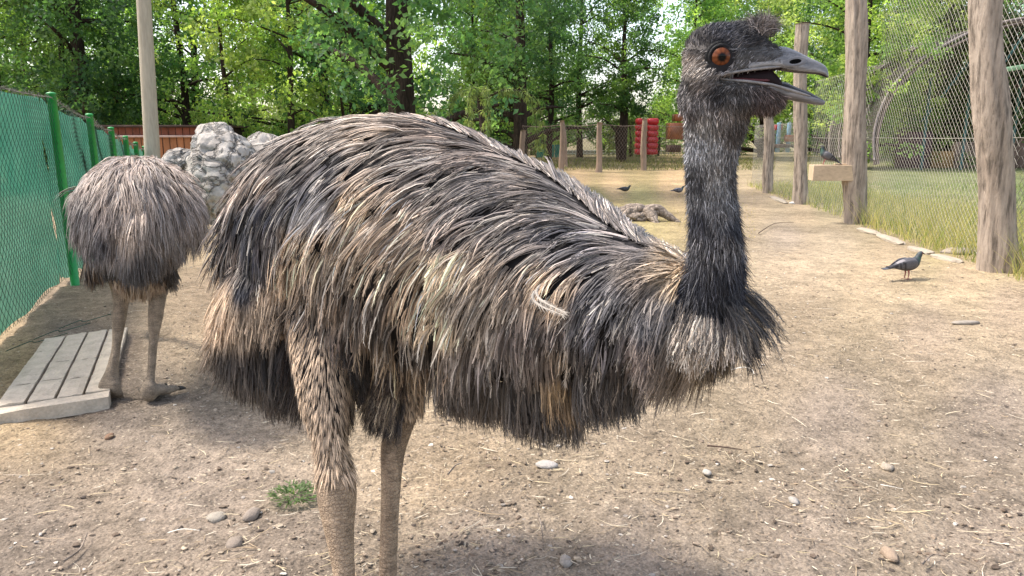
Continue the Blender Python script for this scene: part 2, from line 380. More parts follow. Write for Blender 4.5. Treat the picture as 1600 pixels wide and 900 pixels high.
def taper(f, w, a=.12, p=.8): return w[:, None]*np.clip(f/a+.35, 0, 1)*np.clip((1.02-f)**p*1.25, 0.04, 1)

class Bird:                                        # collects the loft that feathers root on
    def __init__(s, st, n=120):                    # st: (px,py,d,a,b)
        st = [np.concatenate([P(q[0], q[1], q[2]), q[3:5]]) for q in st]; s.st = cr(st, n); s.c = s.st[:, :3]; s.a = s.st[:, 3]; s.b = s.st[:, 4]
        s.T, s.U, s.R = frames(s.c); n = len(s.c)
        z = np.array([0, 0, 1.]); s.U = nrm(z-s.T*(s.T@z)[:, None]); s.R = np.cross(s.T, s.U)
    def at(s, u, ph):                              # u 0..1 along, ph 0 = spine, + towards R
        x = np.clip(u, 0, .9999)*(len(s.c)-1); i = x.astype(int); f = (x-i)[:, None]; L = lambda A: A[i]*(1-f)+A[i+1]*f
        c, T, U, R = L(s.c), nrm(L(s.T)), nrm(L(s.U)), nrm(L(s.R)); a = L(s.a[:, None]); b = L(s.b[:, None])
        cp, sp_ = np.cos(ph)[:, None], np.sin(ph)[:, None]
        return c+U*a*cp+R*b*sp_, T, nrm(U*cp*b+R*sp_*a), nrm(-U*a*sp_+R*b*cp)
    def mesh(s, n=28):
        V = s.c[:, None]+s.U[:, None]*(np.cos(np.linspace(0, 2*PI, n, endpoint=False))[None, :, None]*s.a[:, None, None])+s.R[:, None]*(np.sin(np.linspace(0, 2*PI, n, endpoint=False))[None, :, None]*s.b[:, None, None])
        K = len(s.c); V = V.reshape(-1, 3); i = np.arange(K-1)[:, None]*n; j = np.arange(n)[None]; Fq = np.stack([i+j, i+(j+1) % n, i+n+(j+1) % n, i+n+j], -1).reshape(-1, 4)
        V = np.concatenate([V, s.c[:1], s.c[-1:]]); jj = np.arange(n); a = K*n
        return V, [Fq, np.concatenate([np.stack([np.full(n, a), jj, (jj+1) % n], -1)[:, ::-1], np.stack([np.full(n, a+1), (K-1)*n+jj, (K-1)*n+(jj+1) % n], -1)])]
def blend_body(name, shapes, parent, m, voxel, colf, smooth=6, post=None):
    """all the overlapping lofts are fused into one continuous skin"""
    tmp = part('raw', shapes, None)
    r = tmp.modifiers.new('r', 'REMESH'); r.mode = 'VOXEL'; r.voxel_size = voxel; r.use_smooth_shade = True
    q = tmp.modifiers.new('s', 'SMOOTH'); q.iterations = smooth; q.factor = .5
    dg = bpy.context.evaluated_depsgraph_get(); me = bpy.data.meshes.new_from_object(tmp.evaluated_get(dg), depsgraph=dg)
    V = np.empty(len(me.vertices)*3, np.float32); me.vertices.foreach_get('co', V); V = V.reshape(-1, 3)
    Fq = np.array([p.vertices[:] for p in me.polygons if len(p.vertices) == 4]); T3 = [p.vertices[:] for p in me.polygons if len(p.vertices) == 3]
    if post is not None: V = post(V)
    bpy.data.objects.remove(tmp); return mk(name, V, [Fq]+([np.array(T3)] if T3 else []), m, parent, col=colf(V))
def pt(*a): return [np.concatenate([P(q[0], q[1], q[2]), [q[3]]]) for q in a]
def limb(stations, n=40, seg=16):
    a = cr(pt(*stations), n); return tube(a[:, :3], a[:, 3], seg, up=(0, 1, .1))
def limbw(a, n=40, seg=16, rb=None):
    a = cr(a, n); return tube(a[:, :3], a[:, 3], seg, up=(0, 1, .1))
# palette
TAU, TAN, BLO, DKB, BLB, GRB, CRM, LGR = (.19, .15, .125), (.52, .375, .25), (.66, .50, .33), (.040, .030, .024), (.022, .023, .032), (.115, .105, .108), (.66, .56, .45), (.30, .28, .27)
def b_skin():
    b = NB('emu_skin', .75, .25); v = b.scale((1, 1, .75)); e = b.voro(105, 'DISTANCE_TO_EDGE', b.scale((1, 1, 1.25))); sx = b.n('ShaderNodeSeparateXYZ'); b.set(sx.inputs[0], b.co); lo = b.ramp(sx.outputs[2], [(.55, 1.), (.65, 0.)]); fm = b.n('ShaderNodeMath', operation='MULTIPLY'); b.set(fm.inputs[0], lo); fm.inputs[1].default_value = .5; e2 = b.voro(210, 'DISTANCE_TO_EDGE', v)
    c = b.mix(1, b.vcol(), b.ramp(b.noise(30, 4), [(.3, .7), (.7, 1.25)]), 'MULTIPLY'); c = b.mix(fm.outputs[0], c, b.ramp(e, [(0, .3), (.12, 1.)]), 'MULTIPLY')
    h = b.mix(.4, b.ramp(e, [(0, 0.), (.22, 1.)]), b.ramp(e2, [(0, 0.), (.2, 1.)])); cn = b.noise(7, 4, .6, .6, b.scale((2, 2, 11))); cl_ = b.ramp(cn, [(.46, 1.), (.50, .35), (.54, 1.)]); c = b.mix(b.n('ShaderNodeMath', operation='MULTIPLY').outputs[0] if False else .45, c, cl_, 'MULTIPLY'); h = b.mix(.35, h, cl_); h = b.mix(lo, .5, h); return b.done(c, b.bump(h, .004))
M_SKIN = b_skin()
M_BEAK = None
def m_beak():
    b = NB('beak_horn', .27, .55); n = b.noise(75, 8, .72, .3, vec=b.scale((.25, 1, 1.8))); c = b.mix(1, b.vcol(), b.ramp(n, [(.32, .40), (.5, .95), (.68, 1.45)]), 'MULTIPLY')
    return b.done(c, b.bump(n, .0022))
M_BEAK = m_beak()

def fur(bvh, R, Nn, D, L, w, col, K=4, grav=.3, lift=.25, jit=.3):
    """short hair, one tapering blade each, light enough for many"""
    N = len(R); L = np.broadcast_to(L, (N,)); d = nrm(D+Nn*lift+rng.normal(0, jit, (N, 3))*.5); p = R.copy(); out = [p]
    for k in range(K-1):
        p = p+d*(L/(K-1))[:, None]; out.append(p); d = nrm(d+np.array([0, 0, -1])*grav/(K-1)+rng.normal(0, .06, (N, 3)))
    Pk = np.stack(out, 1); T = nrm(np.gradient(Pk, axis=1)); view = nrm(Pk-np.array([0, 0, CAMZ])); q = rng.normal(0, 1, (N, 1, 3)); Sd = nrm(np.cross(T, q))
    f = np.linspace(0, 1, K)[None].repeat(N, 0); W = (w*(1-f)**.7+.0001)*np.ones((N, 1))
    return Pk, Sd, W, np.repeat(col[:, None], K, 1)
def sample_mesh(o, n, mask=None):
    me = o.data; V = np.empty(len(me.vertices)*3, np.float32); me.vertices.foreach_get('co', V); V = V.reshape(-1, 3).astype(float)
    q = o.parent; off = np.array(o.location) if q is None else np.zeros(3)
    while q is not None: off = off+np.array(q.location); q = q.parent
    V = V+off
    me.calc_loop_triangles(); t = np.empty(len(me.loop_triangles)*3, np.int32); me.loop_triangles.foreach_get('vertices', t); t = t.reshape(-1, 3)
    a, b, c = V[t[:, 0]], V[t[:, 1]], V[t[:, 2]]; cen = (a+b+c)/3
    nn = np.cross(b-a, c-a); ar = np.linalg.norm(nn, axis=1)
    w_ = ar*(mask(cen, nrm(nn)) if mask is not None else 1); i = rng.choice(len(t), n, p=w_/w_.sum()); r1 = np.sqrt(rng.random(n))[:, None]; r2 = rng.random(n)[:, None]
    return a[i]*(1-r1)+b[i]*r1*(1-r2)+c[i]*r1*r2, nrm(nn[i])
def foot(ax, ay, z0, head, r=.03, L=(.11, .15, .11), sc=1.0):
    """three spread toes with pads and a blunt claw; head = heading angle"""
    out = [ell((ax, ay, z0+.04*sc), (.034*sc, .034*sc, .045*sc))]; claws = []
    for k, (da, l) in enumerate(zip((.62, 0, -.62), L)):
        a = head+da; dx, dy = math.cos(a), math.sin(a); pts = []
        for f, h, rr in ((0, .045, .027), (.3, .034, .024), (.55, .024, .021), (.8, .02, .018), (1, .014, .012)):
            pts.append([ax+dx*l*f*sc, ay+dy*l*f*sc, z0+h*sc, rr*sc])
        out.append(limbw(pts, 14, 10)); e = np.array(pts[-1][:3]); claws.append(limbw([[*e, .010*sc], [e[0]+dx*.018*sc, e[1]+dy*.018*sc, z0+.010*sc, .008*sc], [e[0]+dx*.034*sc, e[1]+dy*.034*sc, z0+.004*sc, .002*sc]], 7, 8))
    return out, claws

# ------------------------------------------------------------------ the near emu
def emu_near():
    trunk = Bird([(420, 480, 2.06, .03, .03), (438, 458, 2.06, .15, .10), (480, 412, 2.04, .25, .18), (535, 374, 2.0, .297, .24), (630, 376, 1.92, .31, .265), (730, 408, 1.82, .285, .265),
                  (830, 440, 1.72, .245, .245), (915, 468, 1.62, .19, .21), (990, 480, 1.52, .135, .155), (1055, 485, 1.43, .095, .11), (1100, 488, 1.37, .065, .07)])
    root = empty('emu', (trunk.c[60][0], trunk.c[60][1], 0), 'large emu in the foreground with shaggy plumage, raised neck, orange eye and open beak', 'emu', 'emus')
    neck = limb([(1085, 530, 1.37, .045), (1100, 495, 1.36, .062), (1116, 445, 1.33, .050), (1118, 385, 1.30, .0445), (1113, 325, 1.27, .039), (1110, 265, 1.23, .038), (1114, 215, 1.18, .041), (1120, 170, 1.14, .046), (1122, 130, 1.11, .043), (1122, 100, 1.10, .03)], 60, 22)
    HD = 1.10; k = HD/F
    def E(px, py, dd, rx, ry, rz, rot=0):
        c_, s_ = math.cos(rot), math.sin(rot); M = np.array([[c_, 0, s_], [0, 1, 0], [-s_, 0, c_]])
        return ell(P(px, py, HD+dd), (rx*k, ry*k, rz*k), M, 22, 14)
    head = [E(1124, 86, 0, 56, 42, 46), E(1118, 118, 0, 50, 40, 42), E(1150, 70, 0, 44, 34, 32), E(1140, 138, .0, 58, 34, 38, .1), E(1182, 152, 0, 44, 24, 22, .15), E(1175, 90, 0, 52, 27, 26, .1),
            E(1212, 92, 0, 32, 18, 16, .15), E(1130, 85, -.03, 30, 14, 30), E(1165, 146, 0, 50, 30, 20, .15), E(1100, 150, .02, 40, 38, 42)]
    nl = limb([(520, 520, 1.88, .12), (505, 575, 1.82, .068), (507, 620, 1.80, .055), (513, 670, 1.78, .040), (519, 715, 1.77, .035), (525, 752, 1.765, .046), (527, 785, 1.76, .0455), (531, 835, 1.75, .034), (538, 900, 1.74, .0255), (541, 960, 1.73, .0255)], 60, 20)
    q = P(541, 960, 1.73); q2 = P(606, 900, 1.92)
    fl = limb([(620, 500, 2.0, .13), (618, 580, 1.97, .085), (628, 630, 1.95, .052), (622, 670, 1.94, .038), (614, 705, 1.935, .033), (611, 760, 1.93, .026), (608, 830, 1.925, .024), (606, 900, 1.92, .024)], 50, 18)
    hd = math.atan2(-.50, .86)
    n2 = limbw([[*q, .0255], [q[0]+.002, q[1], .075, .027], [q[0]+.004, q[1], .05, .03]], 8, 14); f2 = limbw([[*q2, .024], [q2[0], q2[1], .06, .025], [q2[0], q2[1], .04, .03]], 8, 14)
    ft1, cl1 = foot(q[0]+.004, q[1], 0, hd); ft2, cl2 = foot(q2[0], q2[1], 0, hd)
    SK = (.43, .315, .215); DK = (.014, .012, .012)
    def colf(V):
        x, y = proj(V); c = np.tile(np.array(DK), (len(V), 1)); leg = (V[:, 2] < .60) & (x < 700)
        t = np.clip((.56-V[:, 2])/.08, 0, 1)[:, None]*leg[:, None]; c = c*(1-t)+np.array(SK)*t
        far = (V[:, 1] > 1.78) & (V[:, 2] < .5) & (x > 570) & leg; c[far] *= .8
        hs = (x > 1040) & (y < 400); hc = cpcol(V, [(1125, 60, (.02, .02, .022)), (1170, 60, (.03, .028, .028)), (1160, 90, (.12, .115, .11)), (1190, 85, (.15, .145, .145)), (1210, 90, (.17, .165, .165)), (1150, 110, (.13, .12, .11)), (1085, 90, (.18, .16, .145)), (1095, 120, (.13, .12, .11)), (1125, 150, (.02, .02, .022)), (1160, 160, (.03, .025, .024)),
                                    (1200, 160, (.05, .035, .03)), (1100, 200, (.16, .17, .18)), (1115, 260, (.13, .15, .17)), (1115, 330, (.07, .075, .085)), (1115, 400, (.02, .02, .024)), (1150, 190, (.05, .045, .045))])
        c[hs] = hc[hs]*.75; er = np.hypot(x-1126, y-88); c[(er < 27) & hs] = (.014, .012, .013); c[wedge(V)] = (.03, .010, .010); return c
    UPL = ([1114, 1125, 1140, 1165, 1190, 1215, 1240], [122.5, 118, 115, 111, 108, 106, 110]); LOL = ([1114, 1140, 1165, 1200, 1240, 1290], [124, 127.5, 130, 134, 145, 158])
    def wedge(V):
        x, y = proj(V); u = np.interp(x, *UPL)-1; l = np.interp(x, *LOL)+1; return (x > 1119) & (y > u) & (y < l) & (V[:, 1] < 1.3) & (V[:, 2] > 1.1)
    def mouth(V):
        yc = P(1125, 89, 1.10)[1]; V = V.copy(); m_ = wedge(V); x, _ = proj(V); s_ = np.interp(x, [1119, 1150, 1200], [.75, .45, .3]); V[m_, 1] = yc+(V[m_, 1]-yc)*s_[m_]; return V
    body = blend_body('body', [trunk.mesh(), ell(P(448, 478, 1.99), (.16, .13, .16), None, 20, 14), neck]+head+[nl, fl, n2, f2]+ft1+ft2, root, M_SKIN, .0062, colf, 5, mouth)
    for cset in (cl1, cl2):
        for v in cset: part('claw', [v], simple_dark, root)
    bvh = bvh_of(body)
    # ---- body feathers
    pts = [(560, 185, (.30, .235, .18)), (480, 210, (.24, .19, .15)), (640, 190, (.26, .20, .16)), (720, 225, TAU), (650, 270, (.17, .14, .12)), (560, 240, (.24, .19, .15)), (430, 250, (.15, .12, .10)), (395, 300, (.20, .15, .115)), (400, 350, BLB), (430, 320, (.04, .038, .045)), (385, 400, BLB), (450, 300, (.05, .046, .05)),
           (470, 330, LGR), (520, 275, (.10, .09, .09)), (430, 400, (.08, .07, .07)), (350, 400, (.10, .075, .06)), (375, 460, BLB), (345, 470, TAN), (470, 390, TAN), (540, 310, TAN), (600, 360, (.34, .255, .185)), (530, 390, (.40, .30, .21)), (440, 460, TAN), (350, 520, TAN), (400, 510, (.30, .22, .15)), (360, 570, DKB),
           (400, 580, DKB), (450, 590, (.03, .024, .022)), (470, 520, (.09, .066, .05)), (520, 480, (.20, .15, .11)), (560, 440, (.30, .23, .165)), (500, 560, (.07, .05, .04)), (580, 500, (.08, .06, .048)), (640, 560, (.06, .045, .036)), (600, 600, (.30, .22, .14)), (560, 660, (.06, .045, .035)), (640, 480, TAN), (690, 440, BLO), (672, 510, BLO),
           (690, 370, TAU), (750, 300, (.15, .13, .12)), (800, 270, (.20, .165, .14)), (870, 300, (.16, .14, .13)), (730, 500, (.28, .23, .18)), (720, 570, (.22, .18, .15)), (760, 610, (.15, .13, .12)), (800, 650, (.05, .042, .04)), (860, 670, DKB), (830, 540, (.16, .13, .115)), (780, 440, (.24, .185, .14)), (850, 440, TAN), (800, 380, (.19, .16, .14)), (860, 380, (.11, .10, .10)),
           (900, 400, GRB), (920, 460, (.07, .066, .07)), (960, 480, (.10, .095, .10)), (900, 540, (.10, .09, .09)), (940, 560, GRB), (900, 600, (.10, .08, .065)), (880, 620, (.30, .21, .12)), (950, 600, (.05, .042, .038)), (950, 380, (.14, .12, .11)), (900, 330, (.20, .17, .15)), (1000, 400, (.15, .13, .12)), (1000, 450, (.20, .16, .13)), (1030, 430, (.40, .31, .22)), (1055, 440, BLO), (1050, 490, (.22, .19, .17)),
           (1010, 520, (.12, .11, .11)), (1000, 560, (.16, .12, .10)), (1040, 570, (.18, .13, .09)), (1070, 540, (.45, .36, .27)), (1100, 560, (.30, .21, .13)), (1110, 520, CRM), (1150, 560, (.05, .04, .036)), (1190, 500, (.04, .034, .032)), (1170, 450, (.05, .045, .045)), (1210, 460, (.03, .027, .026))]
    def coat(Pc, f, n):
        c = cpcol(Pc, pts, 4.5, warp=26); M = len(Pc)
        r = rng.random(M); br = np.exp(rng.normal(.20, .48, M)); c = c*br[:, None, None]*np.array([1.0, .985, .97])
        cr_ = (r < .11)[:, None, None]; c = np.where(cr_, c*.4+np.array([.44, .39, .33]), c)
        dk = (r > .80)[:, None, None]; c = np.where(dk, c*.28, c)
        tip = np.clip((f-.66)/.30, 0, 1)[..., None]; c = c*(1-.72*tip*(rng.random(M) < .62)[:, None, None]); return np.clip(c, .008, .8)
    layers = []
    def layer(n, u0, u1, p0, p1, L, nch, w, r0, r1, ca, cb, grav, off1, lift, barb=None, K2=7, lmin=.6, jit=.006, wob=.14, ridge=.45):
        u = rng.uniform(u0, u1, n*2)
        wgt = np.interp(u, np.linspace(0, 1, len(trunk.c)), trunk.a+trunk.b); keep = rng.random(n*2) < wgt/wgt.max(); u = u[keep][:n]; N = len(u)
        ph = rng.uniform(p0, p1, N)*rng.choice([-1, 1], N, p=[.84, .16])
        ph = -ph if trunk.R[60][1] > 0 else ph
        R, T, nn, Cc = trunk.at(u, ph); sg = np.sign(ph)[:, None]; fr = np.clip(np.abs(ph)/PI, 0, 1)[:, None]
        D = -T*(ca[0]+(ca[1]-ca[0])*fr)+Cc*sg*(cb[0]+(cb[1]-cb[0])*fr)
        D = D+rng.normal(0, .16, D.shape)
        Ls = rng.uniform(*L, N)*np.interp(u, [0, .12, .5, .8, 1], [.62, .85, 1, .8, .5])
        Pk, Sd, Nk = grow(bvh, R, D, Ls, 9, grav, .004, rng.uniform(off1*.3, off1, N), lift, wob=wob)
        cp, cs, cn, f = children(Pk, Sd, Nk, nch, r0, r1, K2, jit, lmin)
        cs, cn = spin(cs, cn, rng.normal(0, .5, len(cp)))
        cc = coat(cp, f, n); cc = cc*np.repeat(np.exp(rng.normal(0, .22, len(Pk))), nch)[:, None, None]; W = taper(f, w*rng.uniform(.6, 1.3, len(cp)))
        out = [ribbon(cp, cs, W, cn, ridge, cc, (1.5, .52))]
        if barb:
            nb, bl, share = barb; s = rng.random(len(cp)) < share
            q, s2, w2, c2 = barbs(cp[s], cs[s], cn[s], cc[s], nb, bl); out.append(ribbon(q, s2, w2, Cc=c2))
        return out
    def emit(name, outs, parent=root, **kk):
        o = part(name, [(v, f_, c_) for v, f_, c_ in outs], M_FE, parent, **kk); o['kind'] = 'stuff'; return o
    # under layer, soft and barbed; then the long glossy upper layer
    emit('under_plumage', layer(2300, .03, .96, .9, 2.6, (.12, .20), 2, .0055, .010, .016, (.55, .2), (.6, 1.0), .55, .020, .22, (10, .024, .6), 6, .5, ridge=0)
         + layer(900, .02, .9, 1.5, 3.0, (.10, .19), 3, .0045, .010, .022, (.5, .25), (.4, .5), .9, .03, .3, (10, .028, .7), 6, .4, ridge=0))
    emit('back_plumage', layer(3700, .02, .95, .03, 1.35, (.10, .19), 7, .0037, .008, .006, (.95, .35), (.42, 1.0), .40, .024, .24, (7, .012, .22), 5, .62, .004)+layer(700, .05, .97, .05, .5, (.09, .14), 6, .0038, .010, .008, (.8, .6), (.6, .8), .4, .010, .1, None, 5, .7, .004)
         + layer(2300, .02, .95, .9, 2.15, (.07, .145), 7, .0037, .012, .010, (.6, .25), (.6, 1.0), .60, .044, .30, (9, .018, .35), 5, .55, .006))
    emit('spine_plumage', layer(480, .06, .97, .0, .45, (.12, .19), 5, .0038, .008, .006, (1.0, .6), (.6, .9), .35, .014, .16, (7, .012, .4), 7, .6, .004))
    # ---- ruff round the foot of the neck
    def ruff(n, px, py, d, spreadx, spready, dirs, L, w, cols, barb, sd=.03, off1=.02, nch=3):
        R0 = np.stack([P(px+a*spreadx, py+b*spready, d+c) for a, b, c in zip(rng.uniform(-1, 1, n), rng.uniform(-1, 1, n), rng.uniform(-sd, sd, n))])
        R = np.empty_like(R0); N_ = np.empty_like(R0)
        for i, p in enumerate(R0): l, m_, _, _ = bvh.find_nearest(p); R[i] = l; N_[i] = m_
        D = np.array(dirs)+N_*.45+rng.normal(0, .12, (n, 3)); Pk, Sd, Nk = grow(bvh, R, D, rng.uniform(*L, n), 8, .35, .003, off1, .2, wob=.2)
        cp, cs, cn, f = children(Pk, Sd, Nk, nch, .006, .010, 6, .006, .55); cs, cn = spin(cs, cn, rng.normal(0, .6, len(cp)))
        cc = cpcol(cp, pts, 4.5, warp=14) if cols is None else np.array(cols)[rng.integers(0, len(cols), len(cp))][:, None]*np.ones((1, 6, 1)); cc = cc*np.exp(rng.normal(0, .35, len(cp)))[:, None, None]
        W = taper(f, w*rng.uniform(.6, 1.3, len(cp))); q, s2, w2, c2 = barbs(cp, cs, cn, cc, barb[0], barb[1]); return [ribbon(cp, cs, W, cn, .4, cc), ribbon(q, s2, w2, Cc=c2)]
    outs = []
    outs += ruff(60, 1145, 468, 1.33, 18, 24, (.7, -.15, -.7), (.06, .13), .0018, [(.03, .028, .03), (.06, .055, .055), (.20, .16, .12)], (14, .02))
    outs += ruff(40, 1150, 505, 1.36, 16, 25, (.5, -.1, -.8), (.08, .12), .0022, [(.03, .028, .03), (.05, .04, .036)], (12, .018))
    outs += ruff(260, 1095, 545, 1.40, 60, 14, (.15, -.2, -1), (.05, .09), .0024, [(.04, .033, .03), (.16, .12, .08), (.30, .23, .15)], (10, .015))
    outs += ruff(190, 1092, 500, 1.34, 38, 10, (.05, -.4, -1), (.05, .080), .0028, [(.60, .50, .40), (.5, .41, .33), (.66, .58, .48)], (10, .012)); outs += ruff(60, 1110, 492, 1.33, 50, 14, (.1, -.3, -1), (.06, .10), .0016, [(.035, .03, .03), (.07, .06, .055), (.16, .13, .11)], (10, .012))
    outs += ruff(520, 1050, 430, 1.40, 26, 26, (-.75, -.1, -.35), (.08, .14), .0036, None, (8, .016))
    outs += ruff(420, 1055, 480, 1.40, 26, 30, (-.45, -.2, -.8), (.08, .14), .0034, None, (8, .016))
    emit('ruff_plumage', outs)
    # ---- thigh tufts and the small feathers of the shank
    def skinpatch(n, mask, L, w, colfun, Dv, K=5, lift=.2, grav=.4):
        R, N_ = sample_mesh(body, n, mask); D = np.array(Dv)+rng.normal(0, .12, (n, 3)); Pk, Sd, Nk = grow(bvh, R, D, rng.uniform(*L, n), K, grav, .002, rng.uniform(.004, .014, n), lift, wob=.1)
        cc = colfun(Pk); f = np.linspace(0, 1, K)[None].repeat(n, 0); return Pk, Sd, Nk, taper(f, w*rng.uniform(.7, 1.3, n)), cc
    def mnear(c, n):
        x, y = proj(c); return ((c[:, 2] < .78) & (c[:, 2] > .415) & (x < 575) & (x > 440)).astype(float)+1e-9
    def mottled(Pk):
        n = len(Pk); c = np.array([.56, .41, .28])*np.exp(rng.normal(0, .24, (n, 1, 1)))*np.ones((1, Pk.shape[1], 1)); z = Pk[:, 0, 2]
        pr = np.clip((z-.38)/.16, .25, .85); d = rng.random(n) < pr; f = np.linspace(0, 1, Pk.shape[1])
        t = (d[:, None]*np.clip((f-.5)/.3, 0, 1)[None])[..., None]; return c*(1-t)+np.array([.035, .025, .02])*t
    a = skinpatch(4200, mnear, (.030, .055), .0042, mottled, (.0, -.05, -1), lift=.10)
    b_ = skinpatch(1500, lambda c, n: (((c[:, 2] < .62) & (c[:, 2] > .50) & (proj(c)[0] > 560) & (proj(c)[0] < 700)).astype(float)+1e-9), (.03, .05), .005, mottled, (.1, -.05, -1))
    emit('shank_feathers', [ribbon(a[0], a[1], a[3], a[2], .3, a[4]), ribbon(b_[0], b_[1], b_[3], b_[2], .3, b_[4])])
    outs = []
    for (n, px, py, d, sx, sy, cols, dv) in ((150, 596, 560, 1.86, 42, 24, [(.07, .05, .04), (.25, .18, .12), (.04, .03, .026)], (-.15, -.1, -1)), (170, 590, 610, 1.86, 36, 20, [(.45, .34, .22), (.36, .26, .17), (.10, .075, .055)], (-.35, -.1, -1)),
                                             (130, 590, 630, 1.87, 42, 12, [(.06, .045, .035), (.09, .07, .055), (.05, .038, .03)], (-.3, -.1, -1)), (130, 470, 540, 1.9, 30, 25, [(.04, .03, .026), (.07, .05, .04)], (-.1, -.1, -1)),
                                             (110, 545, 540, 1.84, 25, 30, [(.03, .024, .02), (.06, .045, .035)], (0, -.1, -1))):
        outs += ruff(n, px, py, d, sx, sy, dv, (.08, .12), .004, cols, (12, .022), .02, .03, 4)
    hem = [(.045, .036, .03), (.09, .07, .055), (.16, .125, .095), (.13, .11, .095)]
    for (n, px, py, d, sx, sy, cols, dv, L) in ((300, 405, 540, 1.95, 34, 26, hem[:3], (-.03, -.1, -1), (.12, .17)), (420, 385, 490, 1.95, 30, 50, None, (-.12, -.1, -1), (.11, .17)), (200, 430, 450, 1.90, 40, 30, None, (-.15, -.1, -1), (.11, .16)), (420, 450, 575, 1.92, 42, 22, hem[:3], (-.02, -.15, -1), (.12, .18)),
                                                (260, 740, 600, 1.72, 60, 26, hem[1:], (-.1, -.1, -1), (.09, .14)), (420, 850, 610, 1.62, 60, 24, hem, (-.08, -.1, -1), (.10, .155)), (300, 950, 590, 1.52, 50, 22, hem, (-.1, -.1, -1), (.07, .12)), (90, 875, 600, 1.60, 20, 16, [(.30, .2, .11), (.22, .15, .09)], (-.02, -.1, -1), (.08, .12))):
        outs += ruff(n, px, py, d, sx, sy, dv, L, .0042, cols, (8, .024), .04, .035, 3)
    emit('thigh_plumage', outs)
    # ---- one loose pale feather curling on the flank
    for pp in ([(838, 452), (832, 462), (836, 472), (850, 481), (866, 487), (881, 493)], [(845, 444), (838, 455), (843, 467), (857, 476), (874, 484), (884, 489)]):
        base = np.array([P(x, y, 1.40) for x, y in pp])
        for i, p in enumerate(base):
            l, n_, _, _ = bvh.find_nearest(p)
            ray = nrm(p-np.array([0, 0, CAMZ])); h = bvh.ray_cast(Vector((0, 0, CAMZ)), Vector(ray)); base[i] = np.array(h[0])-ray*.05 if h[0] else p
        A = cr(base, 12)[None]; T = nrm(np.gradient(A, axis=1)); Nn = nrm(np.array([0, -1., .15])-T*(T@np.array([0, -1., .15]))[..., None]); Sd = np.cross(T, Nn); f = np.linspace(0, 1, 12)[None]
        cc = np.ones((1, 12, 3))*np.array([.66, .58, .48]); q = barbs(A, Sd, Nn, cc, 60, .02, .55, .0010, .1, .05)
        o = part('pale_feather', [ribbon(A, Sd, taper(f, np.array([.0048])), Nn, .3, cc), ribbon(q[0], q[1], q[2], Cc=q[3])], M_FE, root); o['label'] = 'pale curled loose feather on the flank'
    # ---- head and neck hair
    hp = [(1125, 50, BLB), (1170, 55, (.025, .024, .028)), (1200, 50, (.03, .028, .03)), (1090, 70, (.05, .045, .045)), (1080, 100, (.28, .24, .21)), (1072, 130, (.06, .055, .055)), (1090, 110, (.32, .28, .24)), (1100, 135, (.16, .14, .13)), (1150, 100, (.2, .18, .17)), (1120, 150, (.03, .028, .03)), (1150, 155, (.05, .045, .042)), (1190, 170, (.06, .04, .035)), (1220, 165, (.08, .055, .045)),
          (1080, 180, (.12, .11, .11)), (1100, 190, (.25, .24, .23)), (1130, 175, (.20, .18, .17)), (1150, 200, (.06, .05, .045)), (1105, 230, (.26, .27, .29)), (1085, 280, (.05, .05, .055)), (1120, 280, (.22, .22, .225)), (1112, 305, (.18, .18, .185)), (1150, 280, (.05, .045, .045)), (1115, 330, (.20, .195, .20)), (1090, 340, BLB), (1150, 350, BLB), (1110, 380, (.10, .095, .10)), (1115, 430, (.022, .022, .028)), (1150, 430, BLB), (1080, 440, BLB), (1110, 480, (.02, .02, .024)), (1130, 385, (.12, .11, .105))]
    def hairs(n, mask, L, w, Dv, lift=.25, grav=.3, jit=.3, dirf=None, light=.18, K=4):
        R, N_ = sample_mesh(body, n, mask); D = np.array(Dv)*np.ones((n, 1)) if dirf is None else dirf(R, N_); D = D-N_*(D*N_).sum(-1, keepdims=True)
        c = cpcol(R, hp, 4, warp=6)*np.exp(rng.normal(0, .45, (n, 1))); li = rng.random(n) < light; c[li] = c[li]*3.0+np.array([.085, .08, .075]); Pk, Sd, W, cc = fur(bvh, R, N_, nrm(D), rng.uniform(*L, n), w, c, K, grav, lift, jit); return ribbon(Pk, Sd, W, Cc=cc)
    def mneck(y0, y1): 
        def f(c, n):
            x, y = proj(c); return ((x > 1035) & (y > y0) & (y < y1) & (c[:, 1] < 1.5)).astype(float)*np.where(n[:, 1] < .3, 1, .25)+1e-9
        return f
    emit('neck_hair', [hairs(15000, mneck(150, 330), (.007, .015), .0012, (.03, -.1, -1), .42, .15, .5, light=.22), hairs(9500, mneck(310, 500), (.012, .026), .0010, (.05, -.12, -1), .38, .25, .5, light=.16), hairs(900, mneck(390, 455), (.03, .045), .0010, (.05, -.2, -1), .4, .3, .5, light=.06)])
    def mface(c, n):
        x, y = proj(c); eye = np.hypot(x-1126, y-88) < 22; bare = (x > 1146) & (y > 78-(x-1146)*.05) & (y < 122); return ((x > 1035) & (y < 175) & ~eye).astype(float)*np.where(bare, .30, 1.)*(x < 1240)+1e-9
    def dface(R, N_):
        x, y = proj(R); D = np.stack([(1130-x)*0-.6+.0*x, x*0, -.2-(y-60)*.006], -1); top = y < 75; D[top] = np.stack([(x[top]-1125)*.010+.2, x[top]*0, .35+0*x[top]], -1); D[(x > 1150) & (y > 135)] = np.array([.35, 0, -1]); return nrm(D)
    emit('face_hair', [hairs(19000, mface, (.005, .011), .0008, None, .35, .1, .45, dface, .14)])
    mcap = lambda c, n: ((proj(c)[0] > 1062) & (proj(c)[0] < 1216) & (proj(c)[1] < 72) & (proj(c)[1] < 64+(proj(c)[0]-1100)*.08)).astype(float)+1e-9
    emit('crown_hair', [hairs(5600, mcap, (.006, .013), .0008, None, .3, .15, .4, lambda R, N_: np.array([.55, 0, .35])*np.ones((len(R), 1)), .16)])
